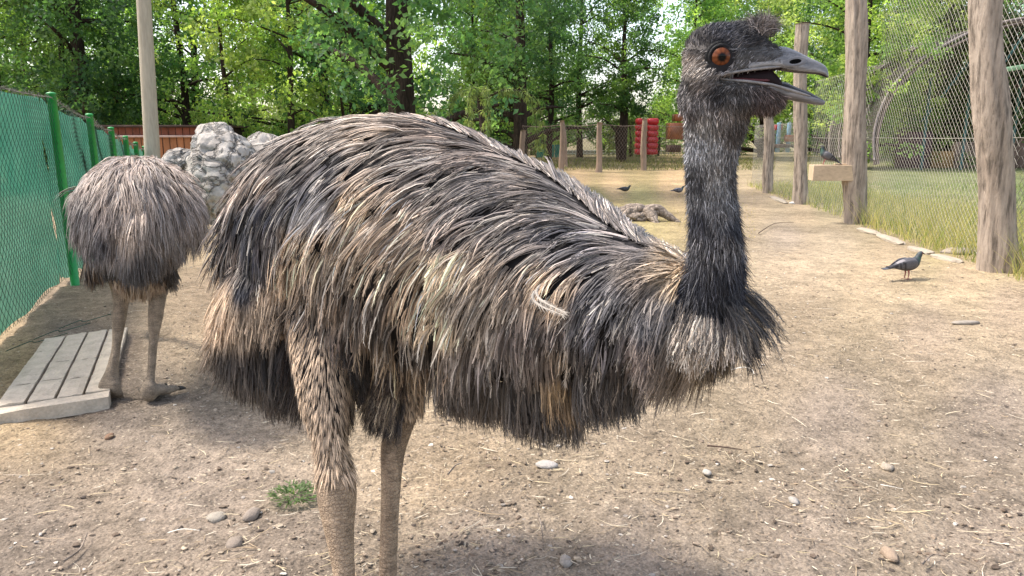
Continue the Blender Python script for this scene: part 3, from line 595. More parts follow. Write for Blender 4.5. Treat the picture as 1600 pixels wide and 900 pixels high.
    # tuft: upright arching hair over the forehead
    n = 1700; R0 = np.stack([P(x, y, HD+z) for x, y, z in zip(rng.normal(1188, 9, n), rng.normal(50, 5, n), rng.normal(0, .012, n))]); a = rng.uniform(-.8, 1.0, n)
    D = np.stack([np.sin(a)*.8, rng.normal(0, .25, n), np.cos(a)], -1); c = np.array([.12, .10, .09])*np.exp(rng.normal(0, .6, (n, 1)))
    Pk, Sd, W, cc = fur(bvh, R0, D*0, D, rng.uniform(.018, .036, n), .0008, c, 6, 1.8, 0, .25)
    jm = lambda c_, n_: ((proj(c_)[0] > 1130) & (proj(c_)[0] < 1235) & (proj(c_)[1] > 145) & (proj(c_)[1] < 215)).astype(float)+1e-9
    emit('forehead_tuft', [ribbon(Pk, Sd, W, Cc=cc)]); emit('throat_hair', [hairs(6500, jm, (.008, .018), .0008, (.25, 0, -1), .55, .3, .5, light=.2)])
    # ---- beak
    Y0 = P(1125, 89, HD)
    def H(px, py, dy=0): p = P(px, py, HD); p[1] += dy; return p
    def shell(st, n, th0, th1, y_off=0, thick=.0):    # st: px, ytop, ybot, half width mm
        st = cr(st, 30); V = []; th = np.linspace(th0, th1, n)
        for (x, yt, yb, hw) in st:
            for t in th: V.append(H(x, yb+(yt-yb)*math.cos(t) if True else 0, hw*.001*math.sin(t)))
        i = np.arange(len(st)-1)[:, None]*n; j = np.arange(n-1)[None]; return np.array(V), np.stack([i+j, i+j+1, i+n+j+1, i+n+j], -1).reshape(-1, 4)
    UC = (.15, .143, .143); RIM = (.26, .245, .235); IN = (.028, .022, .024)
    # upper bill: domed ridge, hooked tip, underside closed
    up = cr([(1118, 104, 120, 20), (1140, 96, 114, 24), (1170, 84, 109, 23), (1200, 74, 106, 20), (1224, 73, 109, 17), (1242, 79, 112, 14.5), (1262, 89, 114, 11.5), (1280, 97, 116, 8), (1290, 104, 120, 5), (1294, 113, 122, 2.0)], 46)
    n = 21; V = []; cc = []
    for (x, yt, yb, hw) in up:
        h = yb-yt
        for t in np.linspace(-PI/2, PI/2, n):
            s_ = math.sin(t); c0 = math.cos(t); yy = yb-h*(abs(c0)**(.72)); bulge = 1+.0*c0
            V.append(H(x, yy, -hw*.001*s_*bulge)); rim = abs(s_) > .985; u = np.array(UC)*(1.0+.5*max(0, c0-.7)); cc.append(np.array(RIM) if rim else u)
        for t in np.linspace(PI/2, -PI/2, 7)[1:-1]: V.append(H(x, yb-3.0*math.cos(t), -hw*.001*math.sin(t)*.96)); cc.append(np.array(IN))
    m_ = n+5; K = len(up); i = np.arange(K-1)[:, None]*m_; j = np.arange(m_)[None]; j2 = (j+1) % m_; Fq = np.stack([i+j, i+m_+j, i+m_+j2, i+j2], -1).reshape(-1, 4)
    V = np.array(V); cap = np.array([[(K-1)*m_+a, (K-1)*m_+a+1, (K-1)*m_+m_//2] for a in range(m_-1)])
    up_o = mk('upper_bill', V, [Fq, cap], M_BEAK, root, col=np.array(cc))
    # lower bill: open trough seen a little from above, thick rim
    lo = cr([(1118, 123, 134, 20), (1140, 127, 140, 24), (1170, 130, 146, 22), (1200, 133, 150, 19), (1230, 140, 156, 16), (1255, 149, 161, 12), (1275, 154, 164, 7.5), (1286, 157, 164, 3.5), (1289, 159, 162, 1)], 40)
    V = []; cc = []; n = 15
    for (x, yr, yb, hw) in lo:
        t_lift = np.interp(x, [1118, 1200, 1235, 1270, 1289], [2, 9, 14, 9, 1])
        for t in np.linspace(-PI/2, PI/2, n):
            V.append(H(x+(t/PI)*-0, yr+(yb-yr)*math.cos(t)**.8-(t_lift if t > 0 else 0)*abs(math.sin(t)), -hw*.001*math.sin(t)*-1)); cc.append(np.array(RIM)*1.0 if abs(t) > 1.45 else (np.array((.18, .172, .172)) if abs(t) > 1.0 else np.array((.13, .124, .126))))
        for t in np.linspace(PI/2, -PI/2, n)[1:-1]:
            V.append(H(x, yr+1.5+(yb-yr)*.55*math.cos(t)-(t_lift if t > 0 else 0)*abs(math.sin(t)), hw*.001*.86*math.sin(t))); cc.append(np.array((.045, .04, .042)))
    m_ = 2*n-2; K = len(lo); i = np.arange(K-1)[:, None]*m_; j = np.arange(m_)[None]; j2 = (j+1) % m_; Fq = np.stack([i+j, i+m_+j, i+m_+j2, i+j2], -1).reshape(-1, 4)
    lo_o = mk('lower_bill', np.array(V), Fq, M_BEAK, root, col=np.array(cc)); bvl = bvh_of(lo_o)
    for nm_, L_ in (('gape_rim', UPL), ('gape_rim', LOL)):
        for sgn in (-1, 1):
            xs_ = np.linspace(1116, 1212 if L_ is UPL else 1262, 22); ps = []
            for x in xs_:
                p = P(x, np.interp(x, *L_), HD); best = None
                for bv in (bvh, bvh_of(up_o)) if L_ is UPL else (bvh, bvl):
                    for dz in ((.003, .005) if L_ is UPL else (-.003, -.005)):
                        h = bv.ray_cast(Vector((p[0], Y0[1]+sgn*.2, p[2]+dz)), Vector((0, -sgn, 0)), .2)
                        if h[0] and (best is None or sgn*h[0][1] > sgn*best): best = h[0][1]
                ps.append([p[0], (best if best is not None else Y0[1]+sgn*.012), p[2]])
            ps = np.array(ps); ps[1:-1, 1] = (ps[:-2, 1]+ps[1:-1, 1]*2+ps[2:, 1])/4
            part(nm_, [tube(ps, np.interp(np.arange(22), [0, 4, 18, 21], [.0012, .0022, .0022, .0008]), 8, rb=np.interp(np.arange(22), [0, 4, 18, 21], [.001, .0028, .0028, .001]))], M_RIMP, root)
    # mouth lining and tongue, nostrils
    V = []; xs_ = np.linspace(1120, 1219, 16)
    for x in xs_:
        u_ = np.interp(x, *UPL)-.5; l_ = np.interp(x, *LOL)+2; k_ = max(0, (x-1200)/19.); u_ = u_+(l_-u_)*k_*.55; hw_ = .016*(1-.5*k_)
        for t in np.linspace(0, 2*PI, 16, endpoint=False): V.append(H(x, (u_+l_)/2-(l_-u_)/2*math.copysign(abs(math.cos(t))**.5, math.cos(t)), hw_*math.sin(t)))
    i = np.arange(15)[:, None]*16; j = np.arange(16)[None]; Fq = np.stack([i+j, i+(j+1) % 16, i+16+(j+1) % 16, i+16+j], -1).reshape(-1, 4); part('mouth_lining', [(np.array(V), [Fq, np.array([[240+a, 240+(a+1) % 16, 247] for a in range(16) if a not in (6, 7)])])], M_MOUTH, root)
    tg = cr([H(1135, 125, -.014), H(1180, 127, -.014), H(1208, 126, -.008)], 10); part('tongue', [tube(tg, np.interp(np.arange(10), [0, 6, 9], [.003, .0025, .001]), 10, rb=np.interp(np.arange(10), [0, 6, 9], [.006, .005, .002]))], M_TONGUE, root)
    bb = bvh_of(up_o)
    for sgn in (-1, 1):
        V = []; 
        for r_ in (0, .6, 1.0, 1.22):
            for t in np.linspace(0, 2*PI, 20, endpoint=False):
                p = P(1237+r_*17*math.cos(t), 97.5+r_*6.3*math.sin(t)-2.5*math.cos(t)*r_*-1*-1, HD); o_ = Vector((p[0], Y0[1]+sgn*.2, p[2])); h = bb.ray_cast(o_, Vector((0, -sgn, 0)))
                y = h[0][1] if h[0] else Y0[1]; V.append([p[0], y+sgn*(.0004 if r_ < 1 else (.0016 if r_ < 1.1 else .0002)), p[2]])
        V = np.array(V); Fq = []; Fr = []
        for a in range(3):
            for t in range(20): (Fq if a < 1 else Fr).append([a*20+t, a*20+(t+1) % 20, a*20+20+(t+1) % 20, a*20+20+t])
        mk('nostril', V[:40], np.array(Fq), M_BLACK, up_o); mk('nostril_rim', V[20:], np.array(Fr)-20, M_RIMM, up_o)
    # eyes
    for sgn in (-1, 1):
        ec = P(1126, 89, HD-.036) if sgn < 0 else P(1126, 89, HD)+np.array([0, .036, 0]); r = .0165
        ax = nrm(np.array([.12, sgn*1.0, .12])) if sgn > 0 else nrm(np.array([.0, 0, CAMZ])-ec+np.array([.25, 0, -.05]))
        ec = ec-ax*.006; q = Vector(ax).to_track_quat('Z', 'X').to_matrix(); M = np.array(q)
        e = empty('eye', ec); e.parent = root; e.location = tuple(ec-np.array(root.location))
        v, f_ = ell((0, 0, 0), (r, r, r), None, 32, 33); rad = np.hypot(v[:, 0], v[:, 1])/r; ang = np.arctan2(v[:, 1], v[:, 0]); up_ = v[:, 2] > 0
        rr = np.clip(rad/.86, 0, 2); c = np.array([.12, .036, .012])[None]*(1.15-.35*np.abs(rr-.62)/.5)[:, None]*(1+.22*np.sin(ang*23)+.12*np.sin(ang*41+2))[:, None]; c = np.where((rr < .40)[:, None], .002, c); c = np.where(((rr > .40) & (rr < .46))[:, None], c*.55, c); c = np.where((rr > .93)[:, None], .006, c); c[~up_] = .006
        mk('eyeball', v@M.T+ec, f_, M_EYE, e, col=c)
        for rr_, th, nm in ((.0165, .0032, 'eyelid'), (.0200, .0036, 'eye_ring')):
            t = np.linspace(0, 2*PI, 33); ring = np.stack([np.cos(t)*rr_, np.sin(t)*rr_*.97, t*0+(.0062 if nm == 'eyelid' else .0035)], -1)@M.T+ec; mk(nm, tube(ring, th, 8, up=ax, caps=False)[0], tube(ring, th, 8, up=ax, caps=False)[1], M_LID, e)
    return root
simple_dark = simple('claw_horn', (.05, .045, .04), .3, 40, .5)
def _flat(n, c, r=.5, s=.4): b = NB(n, r, s); return b.done(tuple(c))
M_MOUTH = _flat('mouth_lining', (.012, .005, .005), .6, .15); M_TONGUE = _flat('tongue_flesh', (.10, .022, .022), .4); M_BLACK = _flat('nostril_hole', (.004, .004, .004), .9, 0)
M_RIMM = _flat('nostril_rim', (.15, .143, .143), .45, .4); M_RIMP = simple('gape_rim_horn', (.27, .25, .235), .3, 90, .5, .001); M_LID = simple('eyelid_skin', (.006, .0055, .006), .3, 300, .45, .0008)
b = NB('eye_cornea', .12, .12); b.b.inputs['Coat Weight'].default_value = .12; b.b.inputs['Coat Roughness'].default_value = .02; M_EYE = b.done(b.vcol())
emu_near()
#@@REST@@
# ------------------------------------------------------------------ the second emu, seen from behind
def emu_far():
    trunk = Bird([(218, 395, 3.02, .03, .03), (217, 366, 3.05, .12, .13), (218, 344, 3.14, .212, .222), (219, 334, 3.32, .243, .252), (217, 332, 3.55, .243, .25), (212, 338, 3.8, .20, .21), (210, 350, 3.98, .12, .13), (208, 352, 4.1, .07, .07)], 80)
    trunk.R = trunk.R
    fr_ = G(235, 626); flh = P(176, 612, DEP(fr_)+.02); dd = DEP(fr_)
    root = empty('emu', (trunk.c[40][0], trunk.c[40][1], 0), 'second emu seen from behind, walking along the green fence with its head down', 'emu', 'emus')
    neck = limbw([[*P(208, 352, 4.05), .07], [*(P(208, 352, 4.05)+np.array([-.06, .12, .02])), .05], [*(P(208, 352, 4.05)+np.array([-.17, .28, -.12])), .038], [*(P(208, 352, 4.05)+np.array([-.24, .36, -.30])), .034], [*(P(208, 352, 4.05)+np.array([-.30, .40, -.42])), .038], [*(P(208, 352, 4.05)+np.array([-.34, .46, -.46])), .034], [*(P(208, 352, 4.05)+np.array([-.38, .52, -.49])), .012], [*(P(208, 352, 4.05)+np.array([-.41, .57, -.51])), .004]], 46, 14)
    rl = limb([(246, 400, dd+.10, .12), (247, 445, dd+.03, .052), (245, 474, dd, .037), (243, 494, dd, .034), (240, 530, dd, .022), (237, 570, dd, .0195), (235, 600, dd, .020)], 50, 16)
    ll = limb([(190, 400, dd+.12, .12), (189, 445, dd+.08, .052), (189, 470, dd+.08, .037), (186, 500, dd+.07, .031), (182, 540, dd+.06, .021), (177, 570, dd+.05, .026), (174, 588, dd+.05, .036)], 50, 16)
    q = P(235, 600, dd); an = limbw([[*q, .022], [fr_[0], fr_[1], .05, .026], [fr_[0], fr_[1], .035, .03]], 8, 12); ft, cl = foot(fr_[0], fr_[1], 0, math.radians(95), sc=1.15, L=(.13, .15, .13))
    # toes of the lifted foot curl under
    toes = []
    for dx in (-.032, -.002, .026):
        a = P(174, 590, dd+.05); toes.append(limbw([[a[0]+dx*.4, a[1], a[2], .028], [a[0]+dx, a[1]-.02, a[2]-.04, .024], [a[0]+dx*1.1, a[1]+.0, a[2]-.085, .019], [a[0]+dx, a[1]+.03, a[2]-.12, .012]], 12, 10))
    SK = (.33, .26, .19)
    def colf(V):
        c = np.tile(np.array((.06, .045, .035)), (len(V), 1)); t = np.clip((.60-V[:, 2])/.08, 0, 1)[:, None]; return c*(1-t)+np.array(SK)*t
    body = blend_body('body', [trunk.mesh(20), neck, rl, ll, an]+ft+toes, root, M_SKIN, .010, colf, 4)
    for v in cl: part('claw', [v], simple_dark, root)
    bvh = bvh_of(body)
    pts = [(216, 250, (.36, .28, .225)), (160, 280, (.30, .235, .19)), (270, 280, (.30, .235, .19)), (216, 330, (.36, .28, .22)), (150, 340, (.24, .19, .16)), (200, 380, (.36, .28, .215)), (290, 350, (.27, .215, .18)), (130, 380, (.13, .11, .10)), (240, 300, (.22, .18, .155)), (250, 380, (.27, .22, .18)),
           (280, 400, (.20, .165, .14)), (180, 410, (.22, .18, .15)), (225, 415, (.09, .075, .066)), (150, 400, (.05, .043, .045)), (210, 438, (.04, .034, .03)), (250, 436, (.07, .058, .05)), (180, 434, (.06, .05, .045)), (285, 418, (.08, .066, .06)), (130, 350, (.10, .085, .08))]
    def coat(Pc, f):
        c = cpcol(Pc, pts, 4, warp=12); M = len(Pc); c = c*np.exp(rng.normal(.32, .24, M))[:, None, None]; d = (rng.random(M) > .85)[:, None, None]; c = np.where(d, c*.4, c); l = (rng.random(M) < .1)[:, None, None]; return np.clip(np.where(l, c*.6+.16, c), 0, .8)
    def layer(n, u0, u1, p0, p1, L, nch, w, ca, cb, grav, off):
        u = rng.uniform(u0, u1, n); ph = rng.uniform(p0, p1, n)*rng.choice([-1, 1], n); R, T, nn, Cc = trunk.at(u, ph); sg = np.sign(ph)[:, None]
        D = -T*ca+Cc*sg*cb+rng.normal(0, .2, T.shape); Pk, Sd, Nk = grow(bvh, R, D, rng.uniform(*L, n), 7, grav, .004, rng.uniform(off*.3, off, n), .22, wob=.14)
        cp, cs, cn, f = children(Pk, Sd, Nk, nch, .012, .012, 5, .006, .6); cs, cn = spin(cs, cn, rng.normal(0, .5, len(cp))); cc = coat(cp, f); W = taper(f, w*rng.uniform(.6, 1.3, len(cp)))
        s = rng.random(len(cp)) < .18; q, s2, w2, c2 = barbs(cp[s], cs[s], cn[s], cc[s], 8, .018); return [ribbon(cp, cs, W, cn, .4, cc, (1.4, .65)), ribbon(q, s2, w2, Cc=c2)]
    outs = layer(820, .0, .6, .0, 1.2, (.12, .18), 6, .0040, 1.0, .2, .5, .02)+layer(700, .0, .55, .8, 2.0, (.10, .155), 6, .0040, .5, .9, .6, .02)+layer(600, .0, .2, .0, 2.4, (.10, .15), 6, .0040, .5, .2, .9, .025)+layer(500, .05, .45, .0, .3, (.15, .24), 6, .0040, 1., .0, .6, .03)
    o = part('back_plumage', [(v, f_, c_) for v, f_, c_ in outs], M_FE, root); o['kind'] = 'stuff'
    outs = []
    for (n, px, py, d, sx, sy, cols, L, dv) in ((170, 148, 415, 3.45, 14, 8, [(.045, .036, .03), (.09, .065, .045), (.16, .11, .07)], (.08, .12), (-.05, -.2, -1)), (70, 266, 420, 3.4, 8, 8, [(.06, .05, .042), (.10, .08, .065)], (.09, .12), (.05, -.1, -1)),
                                            (260, 218, 415, 3.3, 55, 8, [(.04, .034, .032), (.07, .058, .05), (.03, .026, .025)], (.05, .09), (0, -.2, -1)), (160, 215, 440, 3.42, 22, 8, [(.42, .32, .22), (.36, .27, .19)], (.06, .11), (0, 0, -1)),
                                            (120, 190, 435, 3.4, 10, 10, [(.40, .31, .22), (.30, .22, .16)], (.04, .07), (0, 0, -1)), (110, 246, 435, 3.38, 10, 10, [(.40, .31, .22), (.30, .22, .16)], (.04, .07), (0, 0, -1))):
        R = np.stack([P(px+a*sx, py+b_*sy, d+c) for a, b_, c in zip(rng.uniform(-1, 1, n), rng.uniform(-1, 1, n), rng.uniform(-.05, .05, n))])
        D = np.array(dv)+rng.normal(0, .2, (n, 3)); Pk, Sd, Nk = grow(bvh, R, D, rng.uniform(*L, n), 6, .5, .003, .02, .1); cp, cs, cn, f = children(Pk, Sd, Nk, 4, .008, .012, 5, .006, .5); cs, cn = spin(cs, cn, rng.normal(0, .6, len(cp)))
        cc = np.array(cols)[rng.integers(0, len(cols), len(cp))][:, None]*np.ones((1, 5, 1)); W = taper(f, .005*rng.uniform(.6, 1.3, len(cp))); q, s2, w2, c2 = barbs(cp, cs, cn, cc, 6, .018); outs += [ribbon(cp, cs, W, cn, .4, cc), ribbon(q, s2, w2, Cc=c2)]
    o = part('under_plumage', outs, M_FE, root); o['kind'] = 'stuff'
emu_far()

# ------------------------------------------------------------------ green chain link fence with shade cloth
M_GPOST = simple('green_paint', (.015, .30, .06), .15, 6, .42, .0008, .5)
def m_cloth():
    b = NB('shade_cloth', .8, .2); n = b.noise(3, 4); wv = b.noise(90, 2, vec=b.scale((1, 1, .3))); c = b.ramp(n, [(.3, (.06, .25, .165)), (.7, (.12, .34, .235))]); c = b.mix(.5, c, b.ramp(wv, [(.3, .5), (.7, 1.1)]), 'MULTIPLY')
    m = b.done(c, b.bump(wv, .004)); t = b.t; tr = t.nodes.new('ShaderNodeBsdfTranslucent'); mx = t.nodes.new('ShaderNodeMixShader'); mx.inputs[0].default_value = .35; t.links.new(c, tr.inputs[0]); out = t.nodes['Material Output']; tp = t.nodes.new('ShaderNodeBsdfTransparent'); m2 = t.nodes.new('ShaderNodeMixShader'); m2.inputs[0].default_value = .08   # open weave
    t.links.new(b.b.outputs[0], mx.inputs[1]); t.links.new(tr.outputs[0], mx.inputs[2]); t.links.new(mx.outputs[0], m2.inputs[1]); t.links.new(tp.outputs[0], m2.inputs[2]); t.links.new(m2.outputs[0], out.inputs[0]); return m
M_CLOTH = m_cloth(); M_GWIRE = simple('green_coated_wire', (.018, .07, .045), .3, 30, .5, 0); M_WIRE = simple('zinc_wire', (.40, .37, .32), .25, 30, .45, 0, .5); M_SELV = simple('frayed_selvage', (.30, .27, .22), .3, 40, .8)
def chain(a0, a1, z0, z1, cell=.065, r=.0014, bulge=.02, nrm_=(0, 1, 0), seed=0, zig=True, both=True, steps=26):
    """woven wires between two ground points, from height z0 to z1 (callables of 0..1)"""
    a0, a1 = np.array(a0[:2], float), np.array(a1[:2], float); L = np.linalg.norm(a1-a0); dr = (a1-a0)/L; nn = np.array([-dr[1], dr[0]]); V = []; Fq = []; n = 0
    z0m, z1m = min(z0(0), z0(1)), max(z1(0), z1(1)); Hh = z1m-z0m; out = []
    for sg in ((1, -1) if both else (1,)):
        for k in range(int(-Hh/cell)-1, int((L+Hh)/cell)+2):
            zz = np.linspace(z0m, z1m, steps); s = k*cell+(sg*(zz-z0m) if sg > 0 else Hh-(zz-z0m)); u = s/L
            ok = (u >= 0) & (u <= 1) & (zz <= z1(0)+(z1(1)-z1(0))*u) & (zz >= z0(0)+(z0(1)-z0(0))*u)
            if ok.sum() < 2: continue
            s = s[ok]; zz_ = zz[ok]; u = s/L; b = bulge*np.sin(u*PI)*(np.sin(u*9+zz_*4+seed)+.6*np.sin(zz_*7+seed*2))
            s = s+.35*bulge*np.sin(zz_*6+u*7+seed); p = np.stack([a0[0]+dr[0]*s+nn[0]*(b+sg*r), a0[1]+dr[1]*s+nn[1]*(b+sg*r), zz_], -1)
            v, f = tube(p, r, 3, caps=False); out.append((v, f))
    return out
def left_fence():
    d0 = np.array([-2.8, 4.0]); dr = np.array([-.39, .92]); dr = dr/np.linalg.norm(dr)
    b1 = G(96, 463)[:2]; b0 = G(0, 556)[:2]; dr = (b1-b0)/np.linalg.norm(b1-b0)
    tops = [(83, 153), (138, 184), (169, 204), (190, 217), (205, 226), (218, 232)]
    posts = []
    for i, (x, y) in enumerate(tops):
        k = (x+7-800)/F                            # x/depth ratio
        # solve b1+dr*t : X = k*depth
        t = 0
        for _ in range(20):
            p = b1+dr*t; dep = p[1]*CP+.0; f0 = p[0]-k*dep; t -= f0/(dr[0]-k*dr[1]*CP)
        p = b1+dr*t; dep = p[1]*CP - (1.3-CAMZ)*SP; topz = P(x, y, dep)[2]; posts.append((p, topz))
    step = 2.3; bk = [b1-dr*step, b1-dr*step*2, b1-dr*step*3.2]
    root = empty('mesh_fence', (b1[0], b1[1], 0), 'green chain link fence with shade cloth and green posts along the left side', 'fence')
    allp = [(b1-dr*2.5, 1.56)]+posts
    e = posts[-1][0]+dr*2.5; allp.append((e, posts[-1][1]-.1))
    for i, (p, z) in enumerate(allp):
        g = float(gh(p[0], p[1])); r = .034
        if i < 7: part('post', [tube([[p[0], p[1], g-.05], [p[0]-.004, p[1], (g+z)/2], [p[0]-.01, p[1], z+.03]], r, 12), ell((p[0]-.01, p[1], z+.03), (r*1.12, r*1.12, .014))], M_GPOST, root)
        if i+1 < len(allp):
            q, z2 = allp[i+1]; g2 = float(gh(*q)); L = np.linalg.norm(q-p); nn = np.array([-dr[1], dr[0]])
            nu, nv = 40, 14; U, Vv = np.meshgrid(np.linspace(0, 1, nu), np.linspace(0, 1, nv), indexing='ij'); sag = .035*np.sin(U*PI)
            zt = z+(z2-z)*U-sag; zb = g+(g2-g)*U+.03+.02*np.sin(U*17+i); Z = zb+(zt-zb)*Vv; b_ = .10+.02*np.sin(U*11+Vv*5+i)*np.sin(U*PI)+.012*np.sin(Vv*17+U*8)
            X = p[0]+(q[0]-p[0])*U+nn[0]*b_; Y = p[1]+(q[1]-p[1])*U+nn[1]*b_; a = np.arange(nu-1)[:, None]*nv+np.arange(nv-1)[None]
            mk('shade_cloth', np.stack([X, Y, Z], -1), np.stack([a, a+1, a+nv+1, a+nv], -1).reshape(-1, 4), M_CLOTH, root)
            far = i > 3
            w_ = chain(p, q, lambda u: g+(g2-g)*u+.02, lambda u: z+(z2-z)*u-.01, .075 if not far else .12, .0016 if not far else .0025, .02, seed=i*3, steps=22 if not far else 8)
            o = part('wire_mesh', w_, M_GWIRE, root); o['kind'] = 'stuff'
            # tangled pale top edge
            m = int(150*L/2.3); u = rng.random(m); bs = np.stack([p[0]+(q[0]-p[0])*u, p[1]+(q[1]-p[1])*u, z+(z2-z)*u-.035*np.sin(u*PI)], -1); D = rng.normal(0, 1, (m, 3))*np.array([.6, .6, .5]); D[:, 2] += .25
            A = np.stack([bs, bs+D*.018, bs+D*.03+np.array([0, 0, -.01])], 1); T = nrm(np.gradient(A, axis=1)); Sd = nrm(np.cross(T, np.array([.3, 1, .2]))); o = part('frayed_edge', [ribbon(A, Sd, np.full((m, 3), .0035))[:2], tube(np.stack([np.array([p[0]+(q[0]-p[0])*t, p[1]+(q[1]-p[1])*t, z+(z2-z)*t-.035*math.sin(t*PI)]) for t in np.linspace(0, 1, 12)]), .004, 5)], M_SELV, root); o['kind'] = 'stuff'
    # loose wire ends near the ground
    o = part('loose_wire', [tube(cr([[*(b0+np.array([.02, .02])), .02], [*(b0+np.array([.10, .12])), .05], [*(b0+np.array([.05, .25])), .01], [*(b0+np.array([.16, .38])), .03]], 14)+np.array([0, k*.25, 0]), .0025, 5) for k in range(3)], M_GWIRE, root)
left_fence()

# ------------------------------------------------------------------ slatted concrete mat on the ground
M_CONC = simple('weathered_concrete', (.55, .47, .37), .16, 14, .9, .004); M_MUD = simple('packed_mud', (.16, .125, .095), .2, 20, .95, .006)
def mat_slab():
    A, B, Cn, D = G(2, 655), G(172, 628), G(200, 522), G(72, 540)
    A = A+(A-B)*.06; root = empty('ground_mat', (A+Cn)/2*np.array([1, 1, 0]), 'low slatted concrete mat lying on the earth beside the green fence', 'slab')
    def pt_(u, v, z): return (A*(1-u)*(1-v)+B*u*(1-v)+Cn*u*v+D*(1-u)*v)*np.array([1, 1, 0])+np.array([0, 0, z])
    def quadbox(u0, u1, v0, v1, z0, z1, n=1, rough=0):
        nu, nv = 5, 5; V = []
        for k, z in enumerate((z0, z1)):
            for i in range(nu):
                for j in range(nv):
                    e = k == 1; a = u0+(u1-u0)*i/(nu-1); b = v0+(v1-v0)*j/(nv-1); p = pt_(a+rng.normal(0, rough*.25)*(.3 if e else 1)*.3, b+rng.normal(0, rough*.25)*.3, z)
                    if e and (i in (0, nu-1) or j in (0, nv-1)): p[2] -= .004+.003*rng.random()
                    if e: p[2] += rng.normal(0, .0016)
                    V.append(p)
        Fq = [[i*nv+j, (i+1)*nv+j, (i+1)*nv+j+1, i*nv+j+1] for i in range(nu-1) for j in range(nv-1)]; Fq = [f[::-1] for f in Fq]+[[x+nu*nv for x in f] for f in Fq]; m = nu*nv
        for i in range(nu-1): Fq += [[i*nv, (i+1)*nv, (i+1)*nv+m, i*nv+m], [(i+1)*nv+nv-1, i*nv+nv-1, i*nv+nv-1+m, (i+1)*nv+nv-1+m]]
        for j in range(nv-1): Fq += [[j+1, j, j+m, j+1+m], [(nu-1)*nv+j, (nu-1)*nv+j+1, (nu-1)*nv+j+1+m, (nu-1)*nv+j+m]]
        return np.array(V), np.array(Fq)
    part('base_slab', [quadbox(0, 1, 0.03, 1, -.02, .034)], M_MUD, root); part('front_rail', [quadbox(-.0, 1.0, -.040, .03, -.02, .046, rough=.02)], M_CONC, root, smooth=False)
    us = [0.0, .235, .265, .49, .52, .745, .775, 1.0]
    for k in range(4):
        cuts = np.concatenate([[.034], np.sort(np.array([.27, .52, .77])+rng.uniform(-.03, .03, 3)), [1.0]])
        for j in range(4): part('slat', [quadbox(us[2*k], us[2*k+1], cuts[j]+.0012, cuts[j+1]-.0012, .02, .052+rng.uniform(-.003, .003), rough=.015)], M_CONC, root, smooth=False)
mat_slab()

# ------------------------------------------------------------------ pole, boulders, shed
M_POLE = simple('grey_pole', (.42, .37, .28), .12, 5, .85, .003, .2, (1, 1, .15))
def pole():
    p = PY(238, 238, 12.2); g = float(gh(p[0], p[1])); top = PY(221, -60, 12.2); d_ = (top-p)/(top[2]-p[2])
    o = part('pole', [tube([p+d_*(g-.1-p[2]), p, (p+top)/2, top, top+d_*2.2], np.linspace(.125, .095, 5), 14)], M_POLE); tag(o, 'tall pale round pole rising behind the second emu', 'pole')
pole()
def m_rock():
    b = NB('limestone', .95, .15); n = b.noise(2.6, 8, .7, .5); n2 = b.noise(14, 6, .7); c = b.ramp(n, [(.28, (.14, .12, .10)), (.42, (.38, .34, .30)), (.62, (.52, .48, .43)), (.8, (.27, .24, .20))]); c = b.mix(.5, c, b.ramp(n2, [(.3, .5), (.65, 1.1)]), 'MULTIPLY')
    e = b.ramp(b.noise(2.2, 5, .6, 1.2), [(.47, 1.), (.50, .30), (.53, 1.)]); c = b.mix(.75, c, e, 'MULTIPLY'); return b.done(c, b.bump(b.mix(.5, b.mix(.5, n, n2), e), .06))
M_ROCK = m_rock()
def blob(name, c, s, m, amp=.25, fr=1.3, seed=0, sub=ICO3, parent=None, flat=0, **k):
    V, Fq = sub; n = fbm(V*fr+seed*7.7, 5, .55); rdg = 1-np.abs(fbm(V*fr*1.7+seed*3.1, 3)); V = V*(1+amp*n+amp*.5*(rdg-.6))[:, None]*np.array(s)
    if flat: V[:, 2] = np.where(V[:, 2] < 0, V[:, 2]*flat, V[:, 2])
    return mk(name, V+np.array(c), Fq, m, parent, **k)
